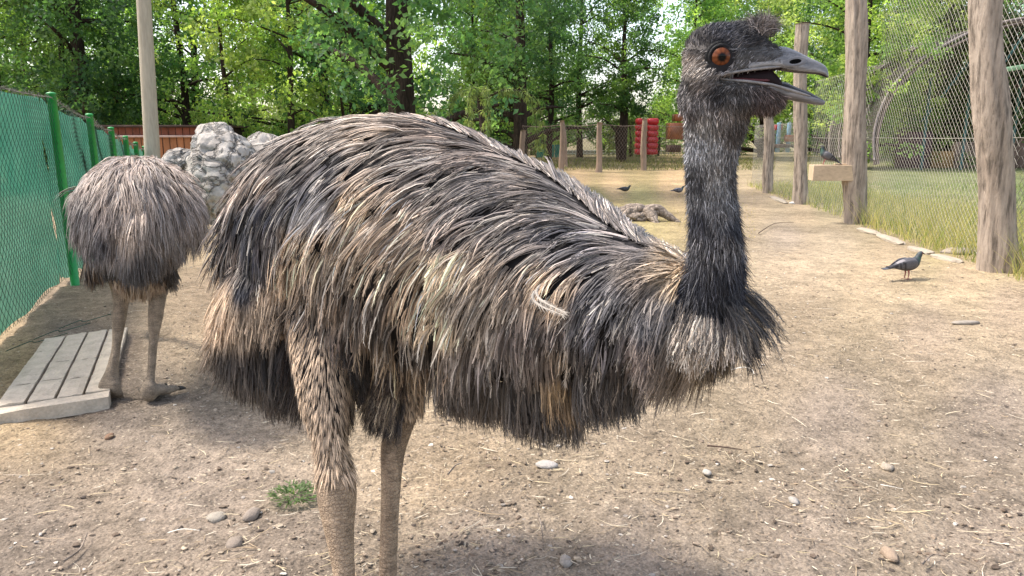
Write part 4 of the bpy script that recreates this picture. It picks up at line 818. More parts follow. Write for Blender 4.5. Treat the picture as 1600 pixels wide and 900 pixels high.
def rock_profile(name, prof, dist, depth, label, base_y, seed):
    """a boulder with its own thickness: rings stacked from the ground up, widths from the silhouette"""
    K = 64; prof = np.array(prof, float); ys = np.linspace(prof[0, 0], prof[-1, 0], K); V = []; n = 100; th = np.linspace(0, 2*PI, n, endpoint=False)
    for i, y in enumerate(ys):
        l = np.interp(-y, -prof[:, 0], prof[:, 1]); r = np.interp(-y, -prof[:, 0], prof[:, 2]); p0, p1 = P(l, y, dist), P(r, y, dist); cx = (p0[0]+p1[0])/2; hw = abs(p1[0]-p0[0])/2; t = i/(K-1)
        dd = depth*min(1, (hw/.5))*(1-.45*t)
        for a in th: V.append([cx+hw*math.copysign(abs(math.cos(a))**.75, math.cos(a)), p0[1]+dd*math.sin(a), p0[2]])
    V = np.array(V); c = V.mean(0); d = V-c; nr = nrm(d*np.array([1, 1, .3])); q = V*2.1+seed; am = .07*fbm(q, 4, .6)-.13*np.clip(.30-np.abs(fbm(q*1.3+9, 3)), 0, 1)+.028*fbm(q*3.1, 4, .5)+.008*fbm(q*11, 3); sd0 = np.random.default_rng(seed).uniform(-1, 1, (70, 3))*np.array([1.1, .9, 1.0])+c*0; cid = ((d[:, None]*np.array([1, 1, .8])+.06*np.stack([fbm(q*2+k, 2) for k in (1, 5, 9)], -1)[:, None]-sd0[None])**2).sum(-1); o2 = np.sort(cid, 1)[:, :2]; k_ = cid.argmin(1); cell = np.random.default_rng(seed+1).uniform(-.065, .065, 70)[k_]; am = am*1.0+cell+.012*fbm(q*8, 4, .6)-.035*np.clip(1-(np.sqrt(o2[:, 1])-np.sqrt(o2[:, 0]))/.05, 0, 1)
    g9 = np.random.default_rng(seed+5); rel = (V-c)/np.abs(V-c).max(0)
    for _ in range(20):
        pn = nrm(g9.normal(0, 1, 3)*np.array([1, 1, .75])); of = g9.uniform(.80, .98)*np.abs((rel@pn)).max(); ex = np.clip(rel@pn-of, 0, None); rel = rel-ex[:, None]*pn*.95
    V = c+rel*np.abs(V-c).max(0)*np.array([1.0, 1.0, 1.06])+nr*(am*.45+.03*fbm(q*3, 5, .6)-.07*np.clip(1-np.abs(fbm(q*1.1+4, 3))/.10, 0, 1))[:, None]
    i = np.arange(K-1)[:, None]*n; j = np.arange(n)[None]; Fq = np.stack([i+j, i+(j+1) % n, i+n+(j+1) % n, i+n+j], -1).reshape(-1, 4); V = np.concatenate([V, [V[-n:].mean(0)+np.array([0, 0, .02])]]); cap = np.array([[(K-1)*n+a, (K-1)*n+(a+1) % n, K*n] for a in range(n)])
    o = mk(name, V, [Fq, cap], M_ROCK, None, loc=(c[0], c[1], 0)); return tag(o, label, 'rock')
rock_profile('boulder', [(350, 322, 380), (330, 312, 392), (300, 302, 398), (270, 298, 404), (245, 302, 404), (225, 307, 394), (210, 308, 376), (200, 312, 358), (193, 318, 346), (189, 326, 336)], 10.6, .65, 'tall craggy pale limestone boulder between the two emus', 335, 3)
rock_profile('boulder', [(345, 372, 480), (300, 375, 490), (260, 380, 485), (235, 384, 470), (220, 390, 448), (213, 400, 428)], 11.2, .7, 'lower pale boulder right against the near emu\'s rump', 340, 11)
rock_profile('boulder', [(300, 235, 300), (270, 240, 300), (252, 247, 306), (243, 262, 306), (236, 280, 304)], 11.6, .4, 'small low pale rock at the left foot of the tall boulder', 300, 17)
M_ORWOOD = simple('orange_boards', (.36, .145, .06), .22, 3, .7, .006, .25, (1, 1, .2)); M_REDWOOD = simple('red_brown_boards', (.22, .07, .04), .22, 3, .7, .006, .25, (1, 1, .2)); M_DKWOOD = simple('dark_roof_wood', (.075, .045, .035), .3, 5, .85, .006); M_RAIL = simple('pale_rail', (.55, .38, .32), .15, 5, .7)
def shed():
    d = 21.0; a = P(168, 245, d); b = P(330, 236, d); root = empty('garden_shed', (a[0], a[1], float(gh(a[0], a[1]))), 'low red brown board shed with overhanging roof behind the pole', 'shed')
    x0, x1, y = a[0], P(345, 230, d)[0], a[1]; zt = P(200, 199, d)[2]; zb = P(260, 250, d)[2]-.6; n = int((x1-x0)/.19)
    zr = P(300, 213, d)[2]; dw = (x1-x0)/n
    for i in range(n):
        cx = x0+(i+.5)*dw; part('board', [box((cx, y+rng.uniform(-.01, .01), (zr+zb)/2), (dw-.025, .03, zr-zb), bev=.004)], M_ORWOOD, root, smooth=False); part('board', [box((cx, y-.03+rng.uniform(-.01, .01), (zt+zr)/2), (dw-.02, .03, zt-zr-.01), bev=.004)], M_REDWOOD, root, smooth=False)
    part('rail', [box(((x0+x1)/2, y-.08, zr), (x1-x0, .05, .06), bev=.008)], M_RAIL, root); part('wall_back', [box(((x0+x1)/2, y+.06, (zt+zb)/2), (x1-x0, .05, zt-zb))], M_DKWOOD, root)
    part('roof', [box(((x0+x1)/2, y+.8, zt+.03), (x1-x0+.5, 2.0, .06), bev=.01)], M_DKWOOD, root)
    part('side_wall', [box((x1, y+1.0, (zt+zb)/2), (.05, 2., zt-zb))], M_DKWOOD, root); part('side_wall', [box((x0, y+1.0, (zt+zb)/2), (.05, 2., zt-zb))], M_DKWOOD, root)
shed()

# ------------------------------------------------------------------ log posts and wire fence on the right
def log(name, base, top, r0, r1, seed, m, parent=None, bulge=0, n=44, K=90, cut=True, **k):
    base, top = np.array(base, float), np.array(top, float); t = np.linspace(0, 1, K)[:, None]; pts = base+(top-base)*t; pts[:, 0] += .35*r0*np.sin(t[:, 0]*5+seed)*t[:, 0]; rr = r0+(r1-r0)*t[:, 0]; rr = rr*(1+.30*np.exp(-t[:, 0]*(20 if bulge == 0 else 9))*.4)*(1+.05*np.sin(t[:, 0]*13+seed))
    V, f = tube(pts, rr, n); th = np.arctan2(V[:, 1]-base[1], V[:, 0]-base[0]); c = np.repeat(pts, n, 0); d = nrm((V[:K*n]-c)*np.array([1, 1, 0])); q = np.stack([d[:, 0]*3.2+seed, d[:, 1]*3.2, V[:K*n, 2]*1.0], -1); am = r0*(.08*fbm(q, 3)+.055*fbm(q*np.array([4, 4, 1.2])+5, 3)-.06*np.clip(.18-np.abs(vnoise(q*np.array([3.2, 3.2, .8])+9)), 0, 1)/.18); V[:K*n] += d*am[:, None]
    return mk(name, V, f, m, parent, **k)
PX = [(1560, 421, 1545, 66, 1.0, 'nearest thick log post of the right hand fence, rough flaking bark'), (1338, 348, 1333, 40, 1.0, 'thick log post carrying the small wooden box with a pigeon'), (1250, 318, 1254, 23, .0, 'log post just right of the foreground emu\'s open beak, top sawn flat'), (1200, 301, 1199, 17, .0, 'thin short log post under the emu\'s throat')]
rp = []
M_BOXW = simple('planed_pine', (.56, .42, .28), .12, 9, .7, .001, .3, (.3, 1, 1))
for i, (x, y, xt, wd, _, lab) in enumerate(PX):
    g = G(x, y); dep = DEP(g); r = wd/2/F*dep*(.80, .86, .92, .95)[i]; tt = PY(xt, {0: -60, 1: -60, 2: 37, 3: 190}[i], g[1])
    if i == 3: tt[2] = g[2]+1.75
    o = log('fence_post', g-np.array([0, 0, .08]), tt, r, r*(.80 if i < 2 else .88), i*3.3+1, M_LOG, None, bulge=i, loc=g); tag(o, lab, 'post', 'log posts of the right hand fence'); rp.append((g, r, tt))
gx = rp[0][0]+(rp[0][0]-rp[1][0])*.8; r = rp[0][1]; 
def right_fence():
    root = empty('wire_fence', rp[1][0], 'chain link wire mesh stretched between the log posts on the right', 'fence')
    seq = [gx]+[g for g, _, _ in rp]+[G(1168, 290)]
    for i in range(len(seq)-1):
        a, b = seq[i], seq[i+1]; top = 3.3 if i < 2 else (2.2 if i == 2 else 1.5); L = np.linalg.norm((b-a)[:2]); dist = (a[1]+b[1])/2
        off = np.array([.10, .04, 0]); w_ = chain(a+off, b+off, lambda u: .03, lambda u: top, .080 if i < 2 else .11, .0021 if i < 2 else .0024, .012, seed=i*2+1, steps=40 if i < 2 else 14); o = part('wire_mesh', w_, M_WIRE, root); o['kind'] = 'stuff'
        for zz in (1.2, top-.02): part('tension_wire', [tube(np.stack([(a+off)+(b-a)*t+np.array([0, 0, zz-.01*math.sin(t*PI)]) for t in np.linspace(0, 1, 6)]), .003, 5)], M_WIRE, root)
right_fence()
def perch():
    g, r, tt = rp[1]; dep = DEP(g)-r*1.1; a = P(1270, 281, dep); b = P(1334, 281, dep); c0 = P(1302, 270, dep); wx = (b-a)[0]; h = 24/F*dep
    rz = .12; root = empty('perch_box', c0-np.array([0, 0, h/2]), 'small pale planed wooden block nailed to the log post', 'box'); cb = c0+np.array([0, .04, 0])
    part('block', [box(cb, (wx*1.0, .24, h), rz=-rz, bev=.004)], M_BOXW, root, smooth=False)
    part('cleat', [box(cb+np.array([wx*.28, .0, h/2+.009]), (wx*.42, .16, .016), rz=-rz, bev=.002)], M_BOXW, root, smooth=False)
    return cb, wx, h
PB = perch()

# ------------------------------------------------------------------ pigeons
def m_pig():
    b = NB('pigeon_plumage', .5, .3); n = b.noise(160, 4); return b.done(b.mix(1, b.vcol(), b.ramp(n, [(.3, .75), (.7, 1.2)]), 'MULTIPLY'), b.bump(n, .001))
M_PIG = m_pig(); M_PLEG = _flat('pigeon_leg', (.32, .10, .09), .6)
def pigeon(loc, rz, label, tilt=0.0, sc=1.0, crouch=0, pale=.0):
    root = empty('pigeon', loc, label, 'pigeon', 'pigeons in the enclosure'); cz, sz = math.cos(rz), math.sin(rz); ct, st_ = math.cos(tilt), math.sin(tilt)
    def W(p):
        p = np.asarray(p, float)*sc; x, z = p[..., 0], p[..., 2]-.085*sc; p = np.stack([x*ct-z*st_, p[..., 1], x*st_+z*ct+(.085-crouch)*sc], -1); return np.stack([p[..., 0]*cz-p[..., 1]*sz, p[..., 0]*sz+p[..., 1]*cz, p[..., 2]], -1)+np.asarray(loc)
    st = cr([[-.165, 0, .100, .010, .022], [-.11, 0, .105, .016, .026], [-.06, 0, .110, .036, .038], [0, 0, .112, .050, .046], [.045, 0, .120, .046, .043], [.072, 0, .142, .030, .030], [.085, 0, .162, .022, .022], [.094, 0, .178, .020, .020], [.106, 0, .188, .017, .016], [.118, 0, .188, .010, .010]], 44)
    V, f = tube(st[:, :3], st[:, 3], 16, rb=st[:, 4]); x, z = V[:, 0], V[:, 2]; c = np.tile(np.array([.10, .105, .125]), (len(V), 1)); c[x > .05] = (.05, .07, .08); c[(x > .07) & (z < .165)] = (.045, .10, .085); c[x < -.12] = (.05, .05, .06); c[(z < .085)] = (.085, .08, .10); c[(x < -.03) & (z > .13) & (x > -.09)] = (.30, .30, .33); c = c*(1+pale)*np.array([.85, .78, .72])
    bo = mk('body', W(V), f, M_PIG, root, col=c)
    for sgn in (-1, 1):
        w_ = cr([[.048, sgn*.040, .126, .020, .007], [.02, sgn*.049, .122, .034, .010], [-.03, sgn*.046, .118, .036, .010], [-.08, sgn*.033, .112, .025, .007], [-.125, sgn*.018, .106, .012, .004], [-.15, sgn*.012, .103, .004, .002]], 26); V, f = tube(w_[:, :3], w_[:, 3], 12, rb=w_[:, 4]); c = np.tile(np.array([.115, .12, .14]), (len(V), 1)); x = V[:, 0]; c[(np.abs(x+.055+V[:, 2]*.3-.035) < .006) | (np.abs(x+.085+V[:, 2]*.3-.035) < .006)] = (.02, .02, .025); c[x < -.10] = (.035, .035, .045); mk('wing', W(V), f, M_PIG, root, col=c*(1+pale)*np.array([.85, .78, .72]))
        if crouch == 0:
            t_ = tube(cr([[-.005, sgn*.018, .075], [0.0, sgn*.02, .045], [-.008, sgn*.02, .004]], 8), np.linspace(.007, .0028, 8), 8); lg = mk('leg', W(t_[0]), t_[1], M_PLEG, root)
            for a in (-.5, 0, .5, PI): t_ = tube([[-.008, sgn*.02, .004], [-.008+.014*math.cos(a), sgn*.02+.014*math.sin(a), .004], [-.008+.028*math.cos(a), sgn*.02+.028*math.sin(a), .002]], [.0025, .002, .001], 6); mk('toe', W(t_[0]), t_[1], M_PLEG, lg)
        v, f = ell((.106, sgn*.0155, .191), (.0035, .0025, .0035), None, 10, 7); mk('eye', W(v), f, M_EYEP, root)
    v, f = tube([[.116, 0, .188], [.128, 0, .185], [.138, 0, .180]], [.005, .0036, .001], 8); mk('beak', W(v), f, simple_dark, root); v, f = ell((.120, 0, .1905), (.005, .0045, .0032), None, 10, 7); mk('cere', W(v), f, M_RIMP, root)
    t = tube(cr([[-.11, 0, .102], [-.16, 0, .097], [-.20, 0, .093]], 6), np.linspace(.011, .003, 6), 10, rb=np.linspace(.022, .026, 6)); mk('tail', W(t[0]), t[1], M_PIG, root, col=np.tile(np.array([.075, .078, .095]), (len(t[0]), 1)))
M_EYEP = _flat('pigeon_eye', (.25, .05, .01), .2, .5)
gp = G(1416, 436); pigeon(gp, .15, 'grey pigeon standing on the sunlit earth before the nearest log post', 0.06, 1.15)
pigeon(PB[0]+np.array([-PB[1]*.18, 0, PB[2]/2]), PI-.35, 'grey pigeon perched on the wooden block on the log post', .42, 1.15, .0)
gp = G(976, 301); pigeon(gp, .1, 'tiny dark pigeon pecking in the straw coloured pasture behind', -.1, 1.05, .035, -.3)
gp = G(1060, 303); pigeon(gp, .3, 'tiny pale pigeon at the left edge of the emu\'s neck', -.05, 1.05, .035, .6)

# ------------------------------------------------------------------ trees
def leafmesh(name, cl, nper, size, seed, cols, droop=0.0, squash=.8, parent=None, origin=None, fine=False):
    """clumps cl (M,4: x y z r) -> many small folded leaves spread through them"""
    g = np.random.default_rng(seed); M = len(cl); N = M*nper; c = np.repeat(cl[:, :3], nper, 0); r = np.repeat(cl[:, 3], nper)
    d = nrm(g.normal(0, 1, (N, 3))); rad = r*g.random(N)**.45; p = c+d*rad[:, None]*np.array([1, 1, squash])
    a = nrm(g.normal(0, 1, (N, 3))+np.array([0, 0, -droop])); n = nrm(g.normal(0, 1, (N, 3))*.9+np.array([0, 0, 1.0])); s = nrm(np.cross(a, n)); L = size*g.uniform(.6, 1.3, N)[:, None]; Wd = L*(.62 if not fine else .22)
    V = np.stack([p, p+a*L*.5+s*Wd*.5, p+a*L, p+a*L*.5-s*Wd*.5], 1); V[:, 2, 2] -= .15*L[:, 0]; V = V.reshape(-1, 3)
    b = np.arange(N)[:, None]*4; Fq = b+np.array([[0, 1, 2, 3]]); cc = np.array(cols); ci = g.integers(0, len(cc), M); c1 = np.repeat(cc[ci]*np.array([2.55, 2.15, 3.3])*g.uniform(.75, 1.25, (M, 1)), nper, 0)*g.uniform(.7, 1.35, (N, 1)); return V, Fq, np.repeat(c1, 4, 0)
def tree_proto(seed, H=9, cr_=3.0, z0=1.6, r=.17, nc=140, nper=84, size=.12, cols=None, name='leafy_tree', lean=0, trunkz=None):
    g = np.random.default_rng(seed); cols = cols or [(.055, .115, .022), (.035, .085, .018), (.085, .15, .03), (.05, .10, .03)]
    e = empty(name, (0, 0, 0)); tr = []
    a = cr([[0, 0, -.2, r*1.35], [0.02, 0, .4, r*1.05], [lean*.3+g.normal(0, .06), g.normal(0, .05), H*.3, r*.85], [lean*.7, g.normal(0, .1), H*.6, r*.5], [lean, 0, H*.92, r*.12]], 24); tr.append(tube(a[:, :3], a[:, 3], 10)); ends = []
    for i in range(16):
        k = int(g.uniform(5, 21)); b0 = a[k, :3]; an = g.uniform(0, 2*PI); l = cr_*g.uniform(.5, 1.0); up = g.uniform(.1, .8); e1 = b0+np.array([math.cos(an)*l*.5, math.sin(an)*l*.5, l*up*.5]); e2 = b0+np.array([math.cos(an)*l, math.sin(an)*l, l*up*.7+g.normal(0, .2)]); rr = a[k, 3]
        bb = cr([[*b0, rr*.5], [*e1, rr*.3], [*e2, rr*.08+.006]], 8); tr.append(tube(bb[:, :3], bb[:, 3], 6, caps=False)); ends += [e1, e2]
    mk('trunk', *[x for x in _join(tr)], M_BARK, e)
    cl = []
    for i in range(nc):
        t = g.random(); z = z0+(H-z0)*t**.9; prof = (math.sin(min(1, (t+.10)*1.15)*PI*.92))**.6; an = g.uniform(0, 2*PI); q = cr_*prof*g.uniform(.35, 1.0)*(.8+.35*math.sin(an*3+seed+z)); cl.append([math.cos(an)*q+lean*t, math.sin(an)*q, z+g.normal(0, .2), g.uniform(.28, .62)*cr_/3])
    for q in ends: cl.append([*q, .45])
    V, Fq, cc = leafmesh('x', np.array(cl), nper, size, seed, cols); mk('crown', V, Fq, M_LEAF, e, col=cc, smooth=False); return e
def _join(ps):
    V = []; Q = []; T = []; n = 0
    for v, f in ps:
        for g_ in (f if isinstance(f, list) else [f]): (Q if g_.shape[1] == 4 else T).append(g_+n)
        V.append(v); n += len(v)
    return np.concatenate(V), [np.concatenate(x) for x in (Q, T) if x]
protos = [tree_proto(11, 9.5, 3.2, 1.9), tree_proto(12, 9, 2.8, 1.2, .14, cols=[(.075, .14, .025), (.10, .17, .03), (.05, .11, .02)]), tree_proto(13, 10.5, 3.6, 2.2, .2, 150, 58, .15, [(.028, .070, .020), (.04, .09, .022), (.022, .055, .018)]),
          tree_proto(14, 8, 2.6, 1.0, .11, 120, 60, .13, [(.12, .19, .03), (.08, .15, .025), (.14, .20, .045)]), tree_proto(15, 11, 3.0, 2.6, .16, 135, 58, .15, [(.045, .10, .025), (.07, .13, .03), (.03, .075, .02)])]
bush = tree_proto(16, 3.0, 1.9, .15, .06, 80, 70, .11, [(.06, .12, .025), (.09, .15, .03), (.04, .09, .02)], 'bush')
used = {}
def plant_tree(pr, x, y, s, label, group=None, rz=0, cat='tree'):
    if pr.name not in used: used[pr.name] = 1; e = pr
    else:
        e = pr.copy(); C.objects.link(e)
        for ch in list(pr.children): c = ch.copy(); C.objects.link(c); c.parent = e
    e.location = (x, y, float(gh(x, y))-.02); e.scale = (s, s, s); e.rotation_euler = (0, 0, rz); tag(e, label, cat, group)
    if not group and 'group' in e: del e['group']
    return e
def px2x(px, d): return (px-800)/F*d
g_ = np.random.default_rng(5); WOOD = 'trees of the wood behind the enclosure'; L1 = 'leafy green tree in the wood that closes the view behind the enclosure'
UL = {(25, 30): 'leafy tree at the far left, rising right above the green fence', (25, 290): 'leafy tree just right of the tall pale pole, above the shed roof', (25, 370): 'leafy tree above the gap between the boulder and the near emu\'s rump', (25, 455): 'leafy tree standing over the highest part of the near emu\'s rump',
      (25, 560): 'leafy tree directly left of the thick dark trunk', (36, 730): 'leafy tree to the right of the thick dark trunk, over the weeping fronds', (41, 760): 'leafy tree over the leftmost short post of the far fence', (41, 860): 'leafy tree behind the leaning far fence post with its twin stake', (41, 1060): 'leafy tree whose crown touches the back of the near emu\'s head',
      (41, 1180): 'bright tree right behind the near emu\'s forehead tuft', (41, 1300): 'bright tree between the flat topped log post and the box post'}
rows = [(25, [-60, 30, 130, 290, 370, 455, 560], 1.0), (29, [-120, 70, 210, 330, 505, 610], 1.1), (36, [0, 200, 420, 560, 730], 1.2), (41, [760, 860, 1060, 1180, 1300], 1.25), (47, [800, 905, 1090, 1180, 1290, 1400, 1500, 1620], 1.4), (56, [60, 520, 780, 990, 1100, 1230, 1370, 1500, 1640], 1.7), (68, [-60, 120, 240, 450, 560, 800, 880, 1130, 1290, 1430, 1600], 1.8)]
for d, xs_, s in rows:
    for px in xs_:
        if d > 50 and min(abs(px-330), abs(px-690), abs(px-1000)) < 60: continue
        pr = protos[g_.integers(0, 5)]; dd = d+g_.uniform(-1.5, 1.5); plant_tree(pr, px2x(px+g_.uniform(-15, 15), dd), dd, s*g_.uniform(.85, 1.15), UL.get((d, px), L1), WOOD, g_.uniform(0, 6.28))
bb_ = 'bushy undergrowth shrub between the trunks of the wood'
for d, xs_, s in ((27, [60, 170, 300, 400, 480, 580, 690], .9), (34, [20, 240, 350, 450, 640, 720], 1.1), (52, [740, 830, 980, 1150, 1270, 1400, 1530], 1.0), (64, list(range(-50, 1750, 90)), 1.6)):
    for px in xs_: plant_tree(bush, px2x(px, d), d+g_.uniform(-1, 1), s*g_.uniform(.8, 1.2), bb_, 'shrubs of the undergrowth', g_.uniform(0, 6.28), 'shrub')
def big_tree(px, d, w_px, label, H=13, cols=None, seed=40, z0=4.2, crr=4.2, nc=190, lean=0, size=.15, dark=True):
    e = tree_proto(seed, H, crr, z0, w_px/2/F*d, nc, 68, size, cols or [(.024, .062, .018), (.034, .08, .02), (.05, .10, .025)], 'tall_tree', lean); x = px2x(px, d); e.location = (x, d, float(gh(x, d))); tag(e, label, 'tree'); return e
big_tree(635, 17, 44, 'big tree with thick dark trunk rising behind the near emu\'s back', 12, None, 41, 1.9, 3.6, 230)
big_tree(150, 24, 26, 'dark dense tree with a reddish trunk behind the green fence', 11, None, 42, 1.9, 3.4, 240)
big_tree(812, 33, 22, 'slim dark trunked tree behind the leftmost far fence post', 12, None, 43, 3.4, 3.4)
big_tree(968, 38, 14, 'young spreading tree beside the red bouncy wall', 9, [(.045, .10, .02), (.07, .13, .025), (.03, .07, .018)], 44, 2.3, 3.0)
big_tree(1330, 30, 16, 'yellow green tree filling the space behind the box post', 9, [(.11, .18, .03), (.14, .20, .045), (.08, .15, .03)], 45, 1.6, 3.3)
big_tree(1450, 33, 20, 'pale green feathery tree above the arched aviary', 10, [(.13, .20, .05), (.16, .22, .06), (.09, .16, .04)], 46, 2.6, 3.6)
def willow(px, py, d, label, n=26, H=1.0, spread=.9, cols=((.075, .105, .028), (.05, .08, .02))):
    """hanging fronds from short arching boughs"""
    base = P(px, py, d); gx_, gy_ = base[0], base[1]; e = empty('weeping_tree', (gx_, gy_, float(gh(gx_, gy_))), label, 'tree'); tr = []; cl = []; g = np.random.default_rng(int(px)); crown = base[2]
    tr.append(tube(cr([[gx_, gy_, -.4], [gx_+.05, gy_, crown*.5], [gx_-.05, gy_, crown]], 10), np.linspace(.10, .04, 10), 8))
    for i in range(n):
        a = g.uniform(0, 2*PI); r = spread*g.uniform(.3, 1); p0 = np.array([gx_, gy_, crown-.1]); p1 = p0+np.array([math.cos(a)*r*.5, math.sin(a)*r*.5, .22*H]); p2 = p0+np.array([math.cos(a)*r, math.sin(a)*r, 0]); p3 = p2+np.array([math.cos(a)*.15, 0, -H*g.uniform(.6, 1.2)]); q = cr([p0, p1, p2, p3], 16); tr.append(tube(q, np.linspace(.015, .004, 16), 5, caps=False))
        for k in range(4, 16): cl.append([*q[k], .045])
    mk('trunk', *_join(tr), M_BARK, e); V, Fq, cc = leafmesh('x', np.array(cl), 26, .10, int(px), list(cols), 1.2, 1, fine=True); mk('crown', V, Fq, M_LEAF, e, col=cc, smooth=False)
willow(752, 150, 14, 'pale weeping tree with drooping fronds over the emu\'s back', 9, 1.0, 1.1)
willow(985, 195, 47, 'distant pale weeping willow between the far fence posts', 60, 2.0, 1.6)
willow(1030, 190, 50, 'hazy willow beyond the red bouncy wall', 60, 2.6, 2.0)

# ------------------------------------------------------------------ far side of the enclosure
far = [(816, 262, 203, 10, 'short dark post before the trunks, leftmost of the far fence'), (877, 266, 188, 9, 'far fence post leaning against a thin twin stake'), (935, 269, 191, 10, 'crooked far fence post with a forked top'), (1006, 266, 185, 10, 'straight pale far fence post in front of the red bouncy wall')]
fg = []
for i, (x, y, yt, wd, lab) in enumerate(far):
    g = G(x, y); dep = DEP(g); r = wd/2/F*dep; t = PY(x+[0, 2, 3, 0][i], yt, g[1]); o = log('far_fence_post', g-np.array([0, 0, .1]), t, r, r*.8, i*2.2+9, M_FARPOST, None, n=12, K=18, loc=g); tag(o, lab, 'post', 'posts of the far wire fence'); fg.append(g)
g = G(884, 262); o = log('stake', g, PY(881, 195, g[1]), .09, .07, 5, M_FARPOST, None, n=10, K=12, loc=g); tag(o, 'thin dark stake standing behind the leaning far post', 'stake')
g = G(967, 252); o = log('stake', g, PY(966, 196, g[1]), .16, .14, 8, M_BARK, None, n=10, K=12, loc=g); tag(o, 'stout dark stake left of the red bouncy wall', 'stake')
root = empty('far_wire_fence', fg[2], 'thin rusty wire fence strung between the far posts', 'fence'); M_RUST = simple('rusty_wire', (.20, .15, .12), .3, 10, .8)
sq = fg+[G(1090, 262)]
for i in range(4):
    a, b = sq[i], sq[i+1]; o = part('wire_mesh', chain(a, b, lambda u: .05, lambda u: 1.65, .16, .004, .03, seed=i, steps=6), M_RUST, root); o['kind'] = 'stuff'; part('top_wire', [tube([a+np.array([0, 0, 1.66]), (a+b)/2+np.array([0, 0, 1.6]), b+np.array([0, 0, 1.66])], .010, 5)], M_RUST, root)
M_RED = simple('red_vinyl', (.42, .012, .02), .1, 3, .35, .001, .5); M_BLUE = simple('blue_vinyl', (.03, .09, .35), .15, 3, .4, .001, .5); M_YEL = simple('yellow_vinyl', (.40, .26, .05), .15, 3, .4, .001, .5); M_ORG = simple('orange_vinyl', (.27, .085, .03), .2, 3, .4, .001, .5); M_TEAL = simple('teal_paint', (.02, .26, .22), .2, 4, .5, .001, .4)
def bouncy():
    d = 33.; a = P(1010, 243, d); root = empty('bouncy_castle', (P(1013, 243, d)[0], a[1], 0), 'red inflatable bouncy wall with blue top and orange tower behind the far fence', 'bouncy castle'); s = d/F
    for cx, w_ in ((997, 9), (1018, 15)):
        for k in range(6):
            z = P(cx, 237-k*9.4, d); part('red_tube', [box((z[0], a[1], z[2]), (w_*1.1*s, .5, 9.2*s), bev=.05)], M_RED, root)
    z = P(1018, 190, d); part('blue_cap', [box((z[0], a[1]+.02, z[2]-.02), (15*s, .46, 7*s), bev=.05)], M_BLUE, root)
    for cx, cy, rx, rz_, m in ((1054, 205, 12, 14, M_ORG), (1060, 184, 8, 6, M_ORG), (1052, 232, 10, 6, M_DKWOOD)):
        z = P(cx, cy, d+2); part('tower_block', [box((z[0], z[1], z[2]), (rx*1.9*s, .9, rz_*1.9*s), bev=.012)], m, root)
bouncy()
def panel(px0, px1, yt, yb, d, name, label, m, cat, thick=.06, posts=3):
    a, b = P(px0, yb, d), P(px1, yt, d); root = empty(name, ((a[0]+b[0])/2, a[1], float(gh(a[0], a[1]))), label, cat); n = max(2, int(abs(b[0]-a[0])/.45))
    for i in range(n): part('panel', [box((a[0]+(i+.5)*(b[0]-a[0])/n, a[1], (a[2]+b[2])/2), ((b[0]-a[0])/n-.03, thick, b[2]-a[2]), bev=.006)], m, root, smooth=False)
    for i in range(posts): x = a[0]+i*(b[0]-a[0])/(posts-1); part('post', [box((x, a[1]+.08, b[2]/2), (.09, .09, b[2]+.02), bev=.01)], M_DKWOOD, root)
panel(838, 880, 226, 246, 44, 'teal_panel_fence', 'teal panelled hoarding glimpsed under the trees beyond the far fence', M_TEAL, 'hoarding')
M_WHT = simple('whitewash', (.55, .55, .52), .15, 3, .8)
def pickets(px0, px1, yt, d, label):
    a, b = P(px0, 240, d), P(px1, 240, d); zt = P(px0, yt, d)[2]; root = empty('picket_fence', ((a[0]+b[0])/2, a[1], 0), label, 'fence'); n = 34
    for i in range(n): part('picket', [box((a[0]+(i+.5)*(b[0]-a[0])/n, a[1], zt/2), (.05, .02, zt), bev=.004)], M_WHT, root, smooth=False)
    for z in (zt*.3, zt*.8): part('rail', [box(((a[0]+b[0])/2, a[1]+.03, z), (b[0]-a[0], .03, .06), bev=.004)], M_WHT, root)
pickets(868, 1065, 234, 52, 'low pale picket fence far off under the trees')
# heap of old roots lying in the pasture
M_ROOT = m_bark('dry_root_wood', (.20, .155, .12), (.46, .38, .31), 9, (1, 1, 1), .02)
def roots():
    c = G(1003, 346); root = empty('root_stump', c, 'pale weathered root stump lying in the dry pasture', 'stump'); s = DEP(c)/F; g = np.random.default_rng(3); items = []
    items.append(blob('stump_core', c+np.array([0, .2, .04]), (.24, .2, .09), M_ROOT, .3, 1.6, 4, ICO2 if False else ICO3, root))
    for i in range(13):
        a = g.uniform(-PI, PI); l = g.uniform(.25, .46); p = c+np.array([g.uniform(-.15, .15), .2, g.uniform(.07, .14)]); q = cr([[*p, .06], [*(p+np.array([math.cos(a)*l*.5, math.sin(a)*l*.5*.7, .05])), .065], [*(p+np.array([math.cos(a)*l*1.0, math.sin(a)*l*.7, -.07])), .045], [*(p+np.array([math.cos(a)*l*1.25, math.sin(a)*l*.9, -.12])), .02]], 12); V, f = tube(q[:, :3], q[:, 3], 9); V = V+.02*np.stack([fbm(V*9+k, 2) for k in (1, 2, 3)], -1); mk('root', V, f, M_ROOT, root)
roots()

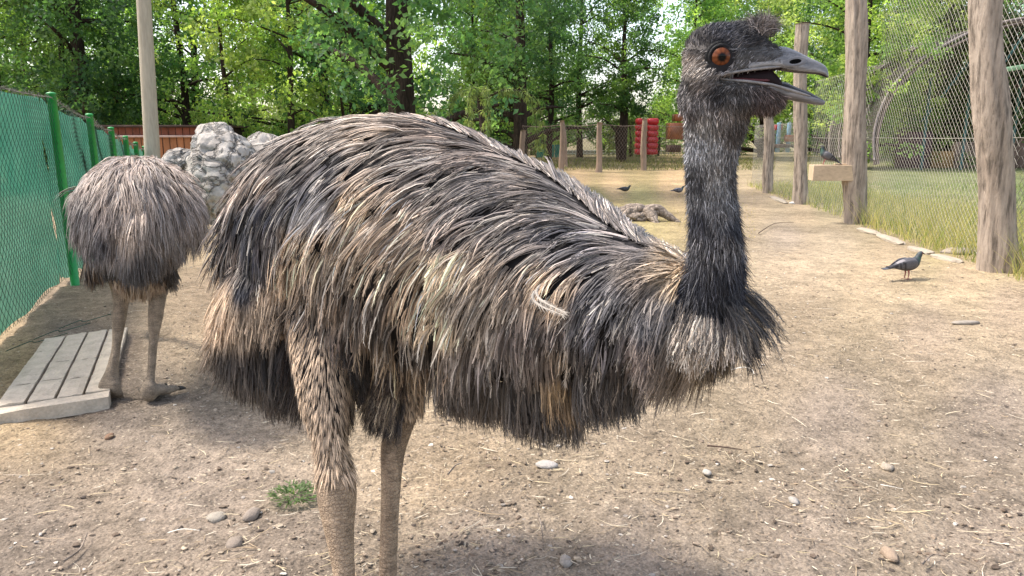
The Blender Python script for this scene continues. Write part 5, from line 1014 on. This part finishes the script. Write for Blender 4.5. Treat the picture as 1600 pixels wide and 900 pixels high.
# ------------------------------------------------------------------ aviary, low walls and lawn beyond the right fence
def aviary():
    d = 27.; root = empty('aviary', P(1480, 258, d)*np.array([1, 1, 0]), 'large arched aviary with teal posts, dark netting and a low wall behind the wire', 'aviary'); prof = [(1366, 250), (1366, 205), (1380, 160), (1405, 122), (1440, 92), (1480, 68), (1530, 45), (1600, 28), (1700, 20), (1800, 22)]
    M_HOOP = simple('hoop_pipe', (.30, .25, .24), .2, 4, .7); M_NET = bpy.data.materials.new('dark_net'); M_NET.use_nodes = True; M_NET.node_tree.nodes['Principled BSDF'].inputs['Base Color'].default_value = (.10, .085, .075, 1); M_NET.node_tree.nodes['Principled BSDF'].inputs['Roughness'].default_value = .9
    q = cr([P(x, y, d) for x, y in prof], 40); 
    for k in range(5): part('hoop', [tube(q+np.array([k*.10, k*1.2, 0]), .045, 7)], M_HOOP, root)
    # netting woven over the hoops, with open cells
    out = []
    for k in range(90): t = k/89*4.8; out.append(tube(q[::2]+np.array([t*.083, t, .03]), .008, 3, caps=False))
    for i in range(40):
        for f_ in (0, .5):
            p = q[i]*(1-f_)+q[min(i+1, 39)]*f_; out.append(tube([p+np.array([0, 0, .03]), p+np.array([.4, 4.8, .03])], .010, 3, caps=False))
    o = part('netting', out, M_NET, root); o['kind'] = 'stuff'
    a = q[:34]; b = a*np.array([1, 1, 1])+np.array([0, 0, .0]); n = len(a); part('edge_band', [tube(a+np.array([.10, .02, -.16]), .17, 8, rb=.05)], simple('weathered_edge_boards', (.13, .10, .09), .3, 4, .9), root)
    for x in (1440, 1502, 1578, 1640): p = P(x, 255, d+1.2); part('teal_post', [tube([[p[0], p[1], 0], [p[0], p[1], P(x, 120, d)[2]]], .055, 8)], M_TEALP, root)
    for (x0, y0, x1, y1) in ((1440, 190, 1520, 90), (1560, 110, 1640, 0)): part('teal_brace', [tube([P(x0, y0, d+1.3), P(x1, y1, d+1.3)], .045, 8)], M_TEALP, root)
    part('green_beam', [box(P(1600, 104, d-1), (2.6, .10, .16), M=np.array(Matrix.Rotation(.16, 3, 'Y')).T, bev=.01)], simple('pale_green_paint', (.25, .42, .25), .2, 4, .6), root)
    z = P(1500, 228, d+3)
    for (x0, x1, yt, m) in ((1402, 1450, 206, simple('maroon_boards', (.10, .05, .06), .3, 3, .9)), (1452, 1486, 236, simple('ochre_block', (.38, .22, .09), .3, 3, .9)), (1488, 1540, 222, simple('pinkish_wall', (.34, .24, .20), .2, 3, .9)), (1545, 1680, 215, simple('brown_wall', (.22, .15, .12), .2, 3, .9))):
        a_, b_ = P(x0, 250, d+3), P(x1, yt, d+3); part('low_wall', [box(((a_[0]+b_[0])/2, a_[1], b_[2]/2), (b_[0]-a_[0], .4, b_[2]), bev=.02)], m, root)
    a_, b_ = P(1495, 222, d+4), P(1530, 205, d+4); part('pale_block', [box(((a_[0]+b_[0])/2, a_[1], (a_[2]+b_[2])/2), (b_[0]-a_[0], .8, b_[2]-a_[2]+.3), bev=.03)], simple('sandy_block', (.45, .40, .24), .2, 3, .9), root)
    part('roof', [box(P(1640, 140, d+4), (4.5, 3, .25), bev=.03)], simple('tile_roof', (.20, .11, .08), .3, 5, .9), root)
    part('back_wall', [box(P(1540, 170, d+7)*np.array([1, 1, 0])+np.array([0, 0, 1.4]), (8.0, .2, 2.8), bev=.02)], M_DKWOOD, root)
M_TEALP = simple('teal_metal', (.035, .11, .10), .2, 4, .5, .001, .4)
aviary()
for px, d, s in ((1400, 31.5, 1.0), (1480, 32.5, 1.1), (1560, 33, 1.2), (1650, 31, 1.2)): plant_tree(bush, px2x(px, d), d, s, 'dark shrub growing inside the arched aviary', 'shrubs in the aviary', px*.1, 'shrub')
big_tree(1490, 31.5, 14, 'dark leafy tree added inside the arched aviary to darken it as shade', 6.3, [(.010, .018, .005), (.014, .026, .007)], 61, .5, 3.4, 150)  # tree added to darken the interior; its shade is put into near-black leaf colours
big_tree(1610, 31.5, 14, 'dark leafy tree added at the right end inside the aviary as shade', 6.0, [(.010, .018, .005), (.014, .026, .007)], 62, .8, 3.0, 130)  # second added tree, leaves coloured near black to stand for interior shade
def play():
    d = 33.; root = empty('play_frame', P(1226, 235, d)*np.array([1, 1, 0]), 'small blue and red play frame beyond the wire between two log posts', 'play frame')
    for x in (1216, 1232): part('frame_post', [box(P(x, 215, d), (.16, .16, 1.3), bev=.02)], M_BLUEP, root)
    part('red_panel', [box(P(1216, 199, d), (.32, .2, .25), bev=.02)], M_RED, root); part('orange_panel', [box(P(1234, 216, d), (.45, .2, .3), bev=.02)], M_ORG, root); part('brown_seat', [box(P(1222, 228, d), (.6, .3, .16), bev=.02)], M_DKWOOD, root)
M_BLUEP = simple('faded_blue_paint', (.16, .30, .42), .2, 4, .6)
play()
# curb of pale flat stones along the foot of the right fence
M_PALE = simple('pale_stone', (.40, .34, .265), .15, 9, .9, .004)
def curb():
    root = empty('edging_kerb', G(1390, 375), 'line of low pale edging stones along the foot of the wire fence', 'kerb')
    pp = [((1342, 358), (1372, 367)), ((1373, 368), (1410, 383)), ((1422, 388), (1455, 398)), ((1458, 400), (1500, 412)), ((1205, 308), (1228, 318))]
    for i, (a, b) in enumerate(pp):
        a, b = G(*a), G(*b); c = (a+b)/2; L = np.linalg.norm(b-a); ang = math.atan2(b[1]-a[1], b[0]-a[0]); V, Fq = ICO2 if False else ICO3; V = V*np.array([1, 1, 1]); V = np.sign(V)*np.abs(V)**.7*np.array([L*.50, .07, .028])*(1+.10*fbm(V*3+i*5, 3))[:, None]; R = np.array(Matrix.Rotation(ang, 3, 'Z')); mk('edging_stone', V@R.T+c+np.array([0, 0, .008]), Fq, M_PALE, root)
curb()

# ------------------------------------------------------------------ grass, straw, pebbles, single stones
def blades(name, n, region, L, w, cols, lean=.5, label=None, K=4, m=None):
    g = np.random.default_rng(n); P0 = region(g, n); P0 = np.concatenate([P0, gh(P0[:, 0], P0[:, 1])[:, None]-.01], 1); a = g.uniform(0, 2*PI, n); d = np.stack([np.cos(a)*lean*g.random(n), np.sin(a)*lean*g.random(n), np.ones(n)], -1); d = nrm(d); ln = g.uniform(*L, n)[:, None]; out = [P0]; p = P0
    for k in range(K-1): p = p+d*ln/(K-1); out.append(p); d = nrm(d+np.stack([np.cos(a), np.sin(a), a*0-.6], -1)*.35*g.random((n, 1)))
    Pk = np.stack(out, 1); T = nrm(np.gradient(Pk, axis=1)); Sd = nrm(np.cross(T, g.normal(0, 1, (n, 1, 3)))); f = np.linspace(0, 1, K)[None].repeat(n, 0); c = np.array(cols)[g.integers(0, len(cols), n)]*g.uniform(.7, 1.3, (n, 1)); V, Fq, cc = ribbon(Pk, Sd, w*(1.05-f), Cc=np.repeat(c[:, None], K, 1)); o = mk(name, V, Fq, m or M_LEAF, None, col=cc); return tag(o, label, 'grass', kind='stuff')
ga, gb_, gc = rp[0][0], rp[1][0], rp[2][0]
def along(g, n, s0, s1, w0, w1):
    d = (gb_-ga)[:2]; t = g.uniform(s0, s1, n); nn = np.array([-d[1], d[0]]); nn = nn/np.linalg.norm(nn); nn = nn if nn[0] > 0 else -nn; q = g.random(n)**.8; return ga[:2]+d*t[:, None]+nn*(w0+(w1-w0)*q)[:, None]
YG = [(.17, .22, .07), (.27, .28, .11), (.42, .36, .19), (.50, .43, .25), (.46, .39, .22)]
blades('grass', 12000, lambda g, n: along(g, n, -1.2, 1.0, -.12, 1.6), (.15, .58), .007, YG, .7, 'tall yellow green grass growing through the foot of the wire fence')
blades('grass', 7000, lambda g, n: along(g, n, 1.0, 3.2, .0, 2.2), (.08, .28), .009, YG[:4], .6, 'shorter mixed grass along the far part of the wire fence')
blades('grass', 14000, lambda g, n: along(g, n, -1.5, 3.5, 1.5, 13), (.06, .16), .012, [(.13, .19, .07), (.17, .22, .09), (.25, .27, .13)], .6, 'green lawn grass beyond the right hand fence')
def past(g, n): y = 9+g.random(n)**1.2*18; return np.stack([g.uniform(-.2, .33, n)*y, y], -1)
blades('dry_grass', 9000, past, (.015, .05), .006, [(.50, .38, .20), (.42, .33, .16), (.28, .27, .10)], 1.2, 'short dry straw coloured grass of the pasture')
def wood_floor(g, n): y = 28+g.random(n)*14; return np.stack([g.uniform(-.15, .35, n)*y, y], -1)
blades('undergrowth', 7000, wood_floor, (.08, .35), .02, [(.10, .14, .04), (.20, .18, .09), (.14, .12, .07)], 1.0, 'low weeds on the floor of the wood')
g = G(462, 775); gs = np.random.default_rng(9)
def weed():
    n = 260; c = G(462, 775); r = gs.random(n)**.6*.07; a = gs.uniform(0, 2*PI, n); p = np.stack([c[0]+np.cos(a)*r*1.2, c[1]+np.sin(a)*r, gs.uniform(.003, .02, n)], -1); d = nrm(np.stack([np.cos(a), np.sin(a), gs.uniform(-.1, .5, n)], -1)+gs.normal(0, .6, (n, 3))*np.array([1, 1, .3])); A = np.stack([p, p+d*.012, p+d*.024], 1); Sd = nrm(np.cross(nrm(np.gradient(A, axis=1)), np.array([0, 0, 1.]))); cc = np.array([.10, .15, .06])*gs.uniform(.6, 1.6, (n, 1, 1))*np.ones((1, 3, 1)); V, F_, c_ = ribbon(A, Sd, np.tile([.004, .006, .001], (n, 1)), Cc=cc); o = mk('weed', V, F_, M_LEAF, None, col=c_, loc=c); tag(o, 'small green weed flattened on the earth beside the near emu\'s leg', 'weed')
weed()
M_STRAW = m_vc('straw', .8, .2, 60, 0); M_PEB = m_vc('pebble', .9, .3, 60, .002)
def spread(g, n, y0=1.75, y1=9, pw=1.6, bias=None):
    y = y0+(y1-y0)*g.random(n*3)**pw; x = g.uniform(-.75, .78, n*3)*y; q = np.stack([x, y, x*0], -1)
    keep = vnoise(q*1.7+3)+.6*vnoise(q*4+8) > g.uniform(-1.0, .7, n*3); 
    if bias: keep &= bias(x, y, g)
    return x[keep][:n], y[keep][:n]
def ghn(x, y):
    q = np.stack([x, y, x*0], -1); near = np.clip((14-y)/6, 0, 1); return gh(x, y)+near*(.016*fbm(q*1.6, 3)+.007*fbm(q*9, 3))-.006
def straw():
    g = np.random.default_rng(21); x, y = spread(g, 3000, bias=lambda x, y, g: (x > -1.2) | (g.random(len(x)) < .4)); n = len(x); a = g.normal(0, .9, n)+.2; L = np.minimum(g.gamma(1.6, .020, n)+.010, .16); z = ghn(x, y)+.004+g.random(n)*.004
    d = np.stack([np.cos(a), np.sin(a), g.normal(0, .05, n)], -1); sd_ = np.stack([-np.sin(a), np.cos(a), a*0], -1); K = 5; f = np.linspace(-.5, .5, K); cv = g.normal(0, .07, n)*L
    Pk = np.stack([x, y, z], -1)[:, None]+d[:, None]*(L[:, None]*f[None])[..., None]+sd_[:, None]*(cv[:, None]*(4*f**2)[None])[..., None]; Pk[..., 2] += .002+.003*g.random((n, 1))*np.abs(f)[None]*2
    c = np.array([(.46, .37, .23), (.54, .45, .31), (.36, .27, .17), (.26, .20, .14), (.56, .49, .38)])[g.integers(0, 5, n)]*g.uniform(.75, 1.2, (n, 1)); W = g.uniform(.0012, .0035, n)[:, None]*np.array([.5, 1, 1, .9, .4])[None]; Nn = np.array([0, 0, 1.])*np.ones_like(Pk)
    V, Fq, cc = ribbon(Pk, np.repeat(sd_[:, None], K, 1), W, Nn, .6, np.repeat(c[:, None], K, 1)); o = mk('straw', V, Fq, M_STRAW, None, col=cc); tag(o, 'scattered bits of straw and dry stems on the earth', 'straw', kind='stuff')
straw()
def crumbs(name, n, size, cols, label, flat=.55, pw=1.6, seed=31, y1=8, pk=None):
    g = np.random.default_rng(seed); x, y = spread(g, n, 1.75, y1, pw); n = len(x); V0, F0 = ICO1; s = size[0]+(size[1]-size[0])*g.random(n)**3; sc_ = s[:, None]*np.stack([g.uniform(.7, 1.5, n), g.uniform(.6, 1.2, n), flat*g.uniform(.5, 1.2, n)], -1); a = g.uniform(0, PI, n); c_, s_ = np.cos(a), np.sin(a)
    V = V0[None]*(1+.22*g.normal(0, 1, (n, len(V0), 1)))*sc_[:, None]; X = V[..., 0]*c_[:, None]-V[..., 1]*s_[:, None]; Y = V[..., 0]*s_[:, None]+V[..., 1]*c_[:, None]; V = np.stack([X+x[:, None], Y+y[:, None], V[..., 2]+(ghn(x, y)+s*flat*.25)[:, None]], -1)
    c = np.array(cols)[g.integers(0, len(cols), n)]*g.uniform(.75, 1.25, (n, 1)); Fq = (np.arange(n)[:, None, None]*len(V0)+F0[None]).reshape(-1, 3); o = mk(name, V.reshape(-1, 3), Fq, M_PEB, None, col=np.repeat(c, len(V0), 0), smooth=False); tag(o, label, 'soil litter', kind='stuff')
crumbs('clods', 7500, (.002, .010), [(.27, .21, .155), (.22, .17, .125), (.33, .27, .20)], 'crumbled clods of dry earth', .6)
crumbs('pebbles', 900, (.003, .011), [(.40, .36, .31), (.32, .28, .24), (.46, .41, .35)], 'small pale pebbles and chips in the earth', .5, seed=32)
crumbs('bark_chips', 1800, (.003, .011), [(.10, .075, .055), (.15, .11, .08), (.07, .055, .045)], 'dark bits of bark and droppings on the earth', .4, seed=33)
stones = [(855, 722, 17, 6, 'flat whitish stone on the earth below the near emu\'s belly', (.60, .55, .50)), (337, 802, 14, 7, 'rounded pale stone left of the near emu\'s leg', (.50, .44, .36)), (393, 800, 11, 9, 'small buff stone just right of the rounded pale stone', (.40, .33, .27)), (367, 852, 13, 8, 'flat brownish stone lying under the small white feather', (.38, .31, .25)),
          (1387, 726, 10, 6, 'small tan pebble on the right part of the bare earth', (.50, .42, .33)), (1390, 863, 10, 9, 'rounded orange tan pebble near the lower right', (.48, .36, .26)), (884, 870, 10, 7, 'pale stone chip at the lower edge between leg and pebble', (.48, .42, .36)), (171, 677, 6, 5, 'little reddish clod before the concrete mat', (.36, .22, .14)), (1508, 506, 22, 4, 'flat greyish stone slab flush with the earth by the nearest post', (.46, .40, .33)),
          (1500, 395, 28, 8, 'pale broken stone lying left of the nearest log post foot', (.50, .42, .34)), (1238, 318, 5, 3, 'tiny white stone at the foot of the flat topped log post', (.75, .72, .66)), (1240, 777, 8, 5, 'grey white chip in the middle of the bare earth', (.55, .50, .44)), (1104, 735, 7, 4, 'small white chip right of the belly shadow', (.62, .57, .50))]
for i, (x, y, rx, ry, lab, c) in enumerate(stones):
    g = G(x, y); s = DEP(g)/F; g[2] = float(ghn(np.array([g[0]]), np.array([g[1]]))[0]); m = simple('stone_face', tuple(.72*v for v in c), .15, 30, .9, .003); o = blob('stone', g+np.array([0, 0, ry*s*.35]), (rx*s, ry*s*2.2, ry*s*.9), m, .22, 1.5, i+2, ICO2, None, loc=g, smooth=True); tag(o, lab, 'stone')
def feather_on_ground(pts, w, label, name='fallen_feather'):
    q = cr([G(*p)+np.array([0, 0, .012]) for p in pts], 12)[None]; T = nrm(np.gradient(q, axis=1)); Sd = nrm(np.cross(T, np.array([0, 0, 1.]))); Nn = np.array([0, 0, 1.])*np.ones_like(q); cc = np.ones((1, 12, 3))*np.array([.72, .68, .60]); f = np.linspace(0, 1, 12)[None]; b_ = barbs(q, Sd, Nn, cc, 50, w, .6, .0015, .1, 0)
    o = part(name, [ribbon(q, Sd, taper(f, np.array([w*.8])), Nn, .3, cc), ribbon(b_[0], b_[1], b_[2], Cc=b_[3])], M_FE, None, loc=q[0, 0]); tag(o, label, 'feather')
feather_on_ground([(1140, 582), (1160, 577), (1174, 580), (1178, 588)], .010, 'white curled feather on the ground right of the near emu\'s chest'); feather_on_ground([(262, 838), (285, 832), (312, 834)], .006, 'small white feather on the earth at lower left'); feather_on_ground([(1375, 762), (1392, 765), (1410, 769)], .005, 'thin white feather quill on the bare earth at right')
def twig(pts, r, label, m=None):
    q = cr([np.append(G(x, y)[:2], float(gh(*G(x, y)[:2]))+z) for x, y, z in pts], 14); o = part('twig', [tube(q, np.linspace(r, r*.35, 14), 6)], m or M_ROOT, None, loc=q[0]); tag(o, label, 'twig')
twig([(700, 745, .01), (712, 735, .02), (722, 728, .012)], .004, 'short forked pale twig on the earth below the belly'); twig([(840, 806, .008), (846, 828, .012), (849, 856, .008)], .0035, 'bent pale straw stem standing out below the belly'); twig([(1185, 365, .005), (1210, 355, .05), (1240, 350, .02)], .006, 'thin dark twig on the ground right of the emu\'s neck', M_DKWOOD)
twig([(1105, 700, .01), (1130, 703, .012), (1160, 705, .006)], .004, 'straight brown stick lying right of the belly', M_DKWOOD); twig([(1440, 885, .006), (1455, 872, .01), (1470, 870, .006)], .0035, 'short pale stick near the lower right corner'); twig([(100, 880, .006), (125, 862, .008), (137, 835, .006)], .004, 'long pale straw stem at the lower left')
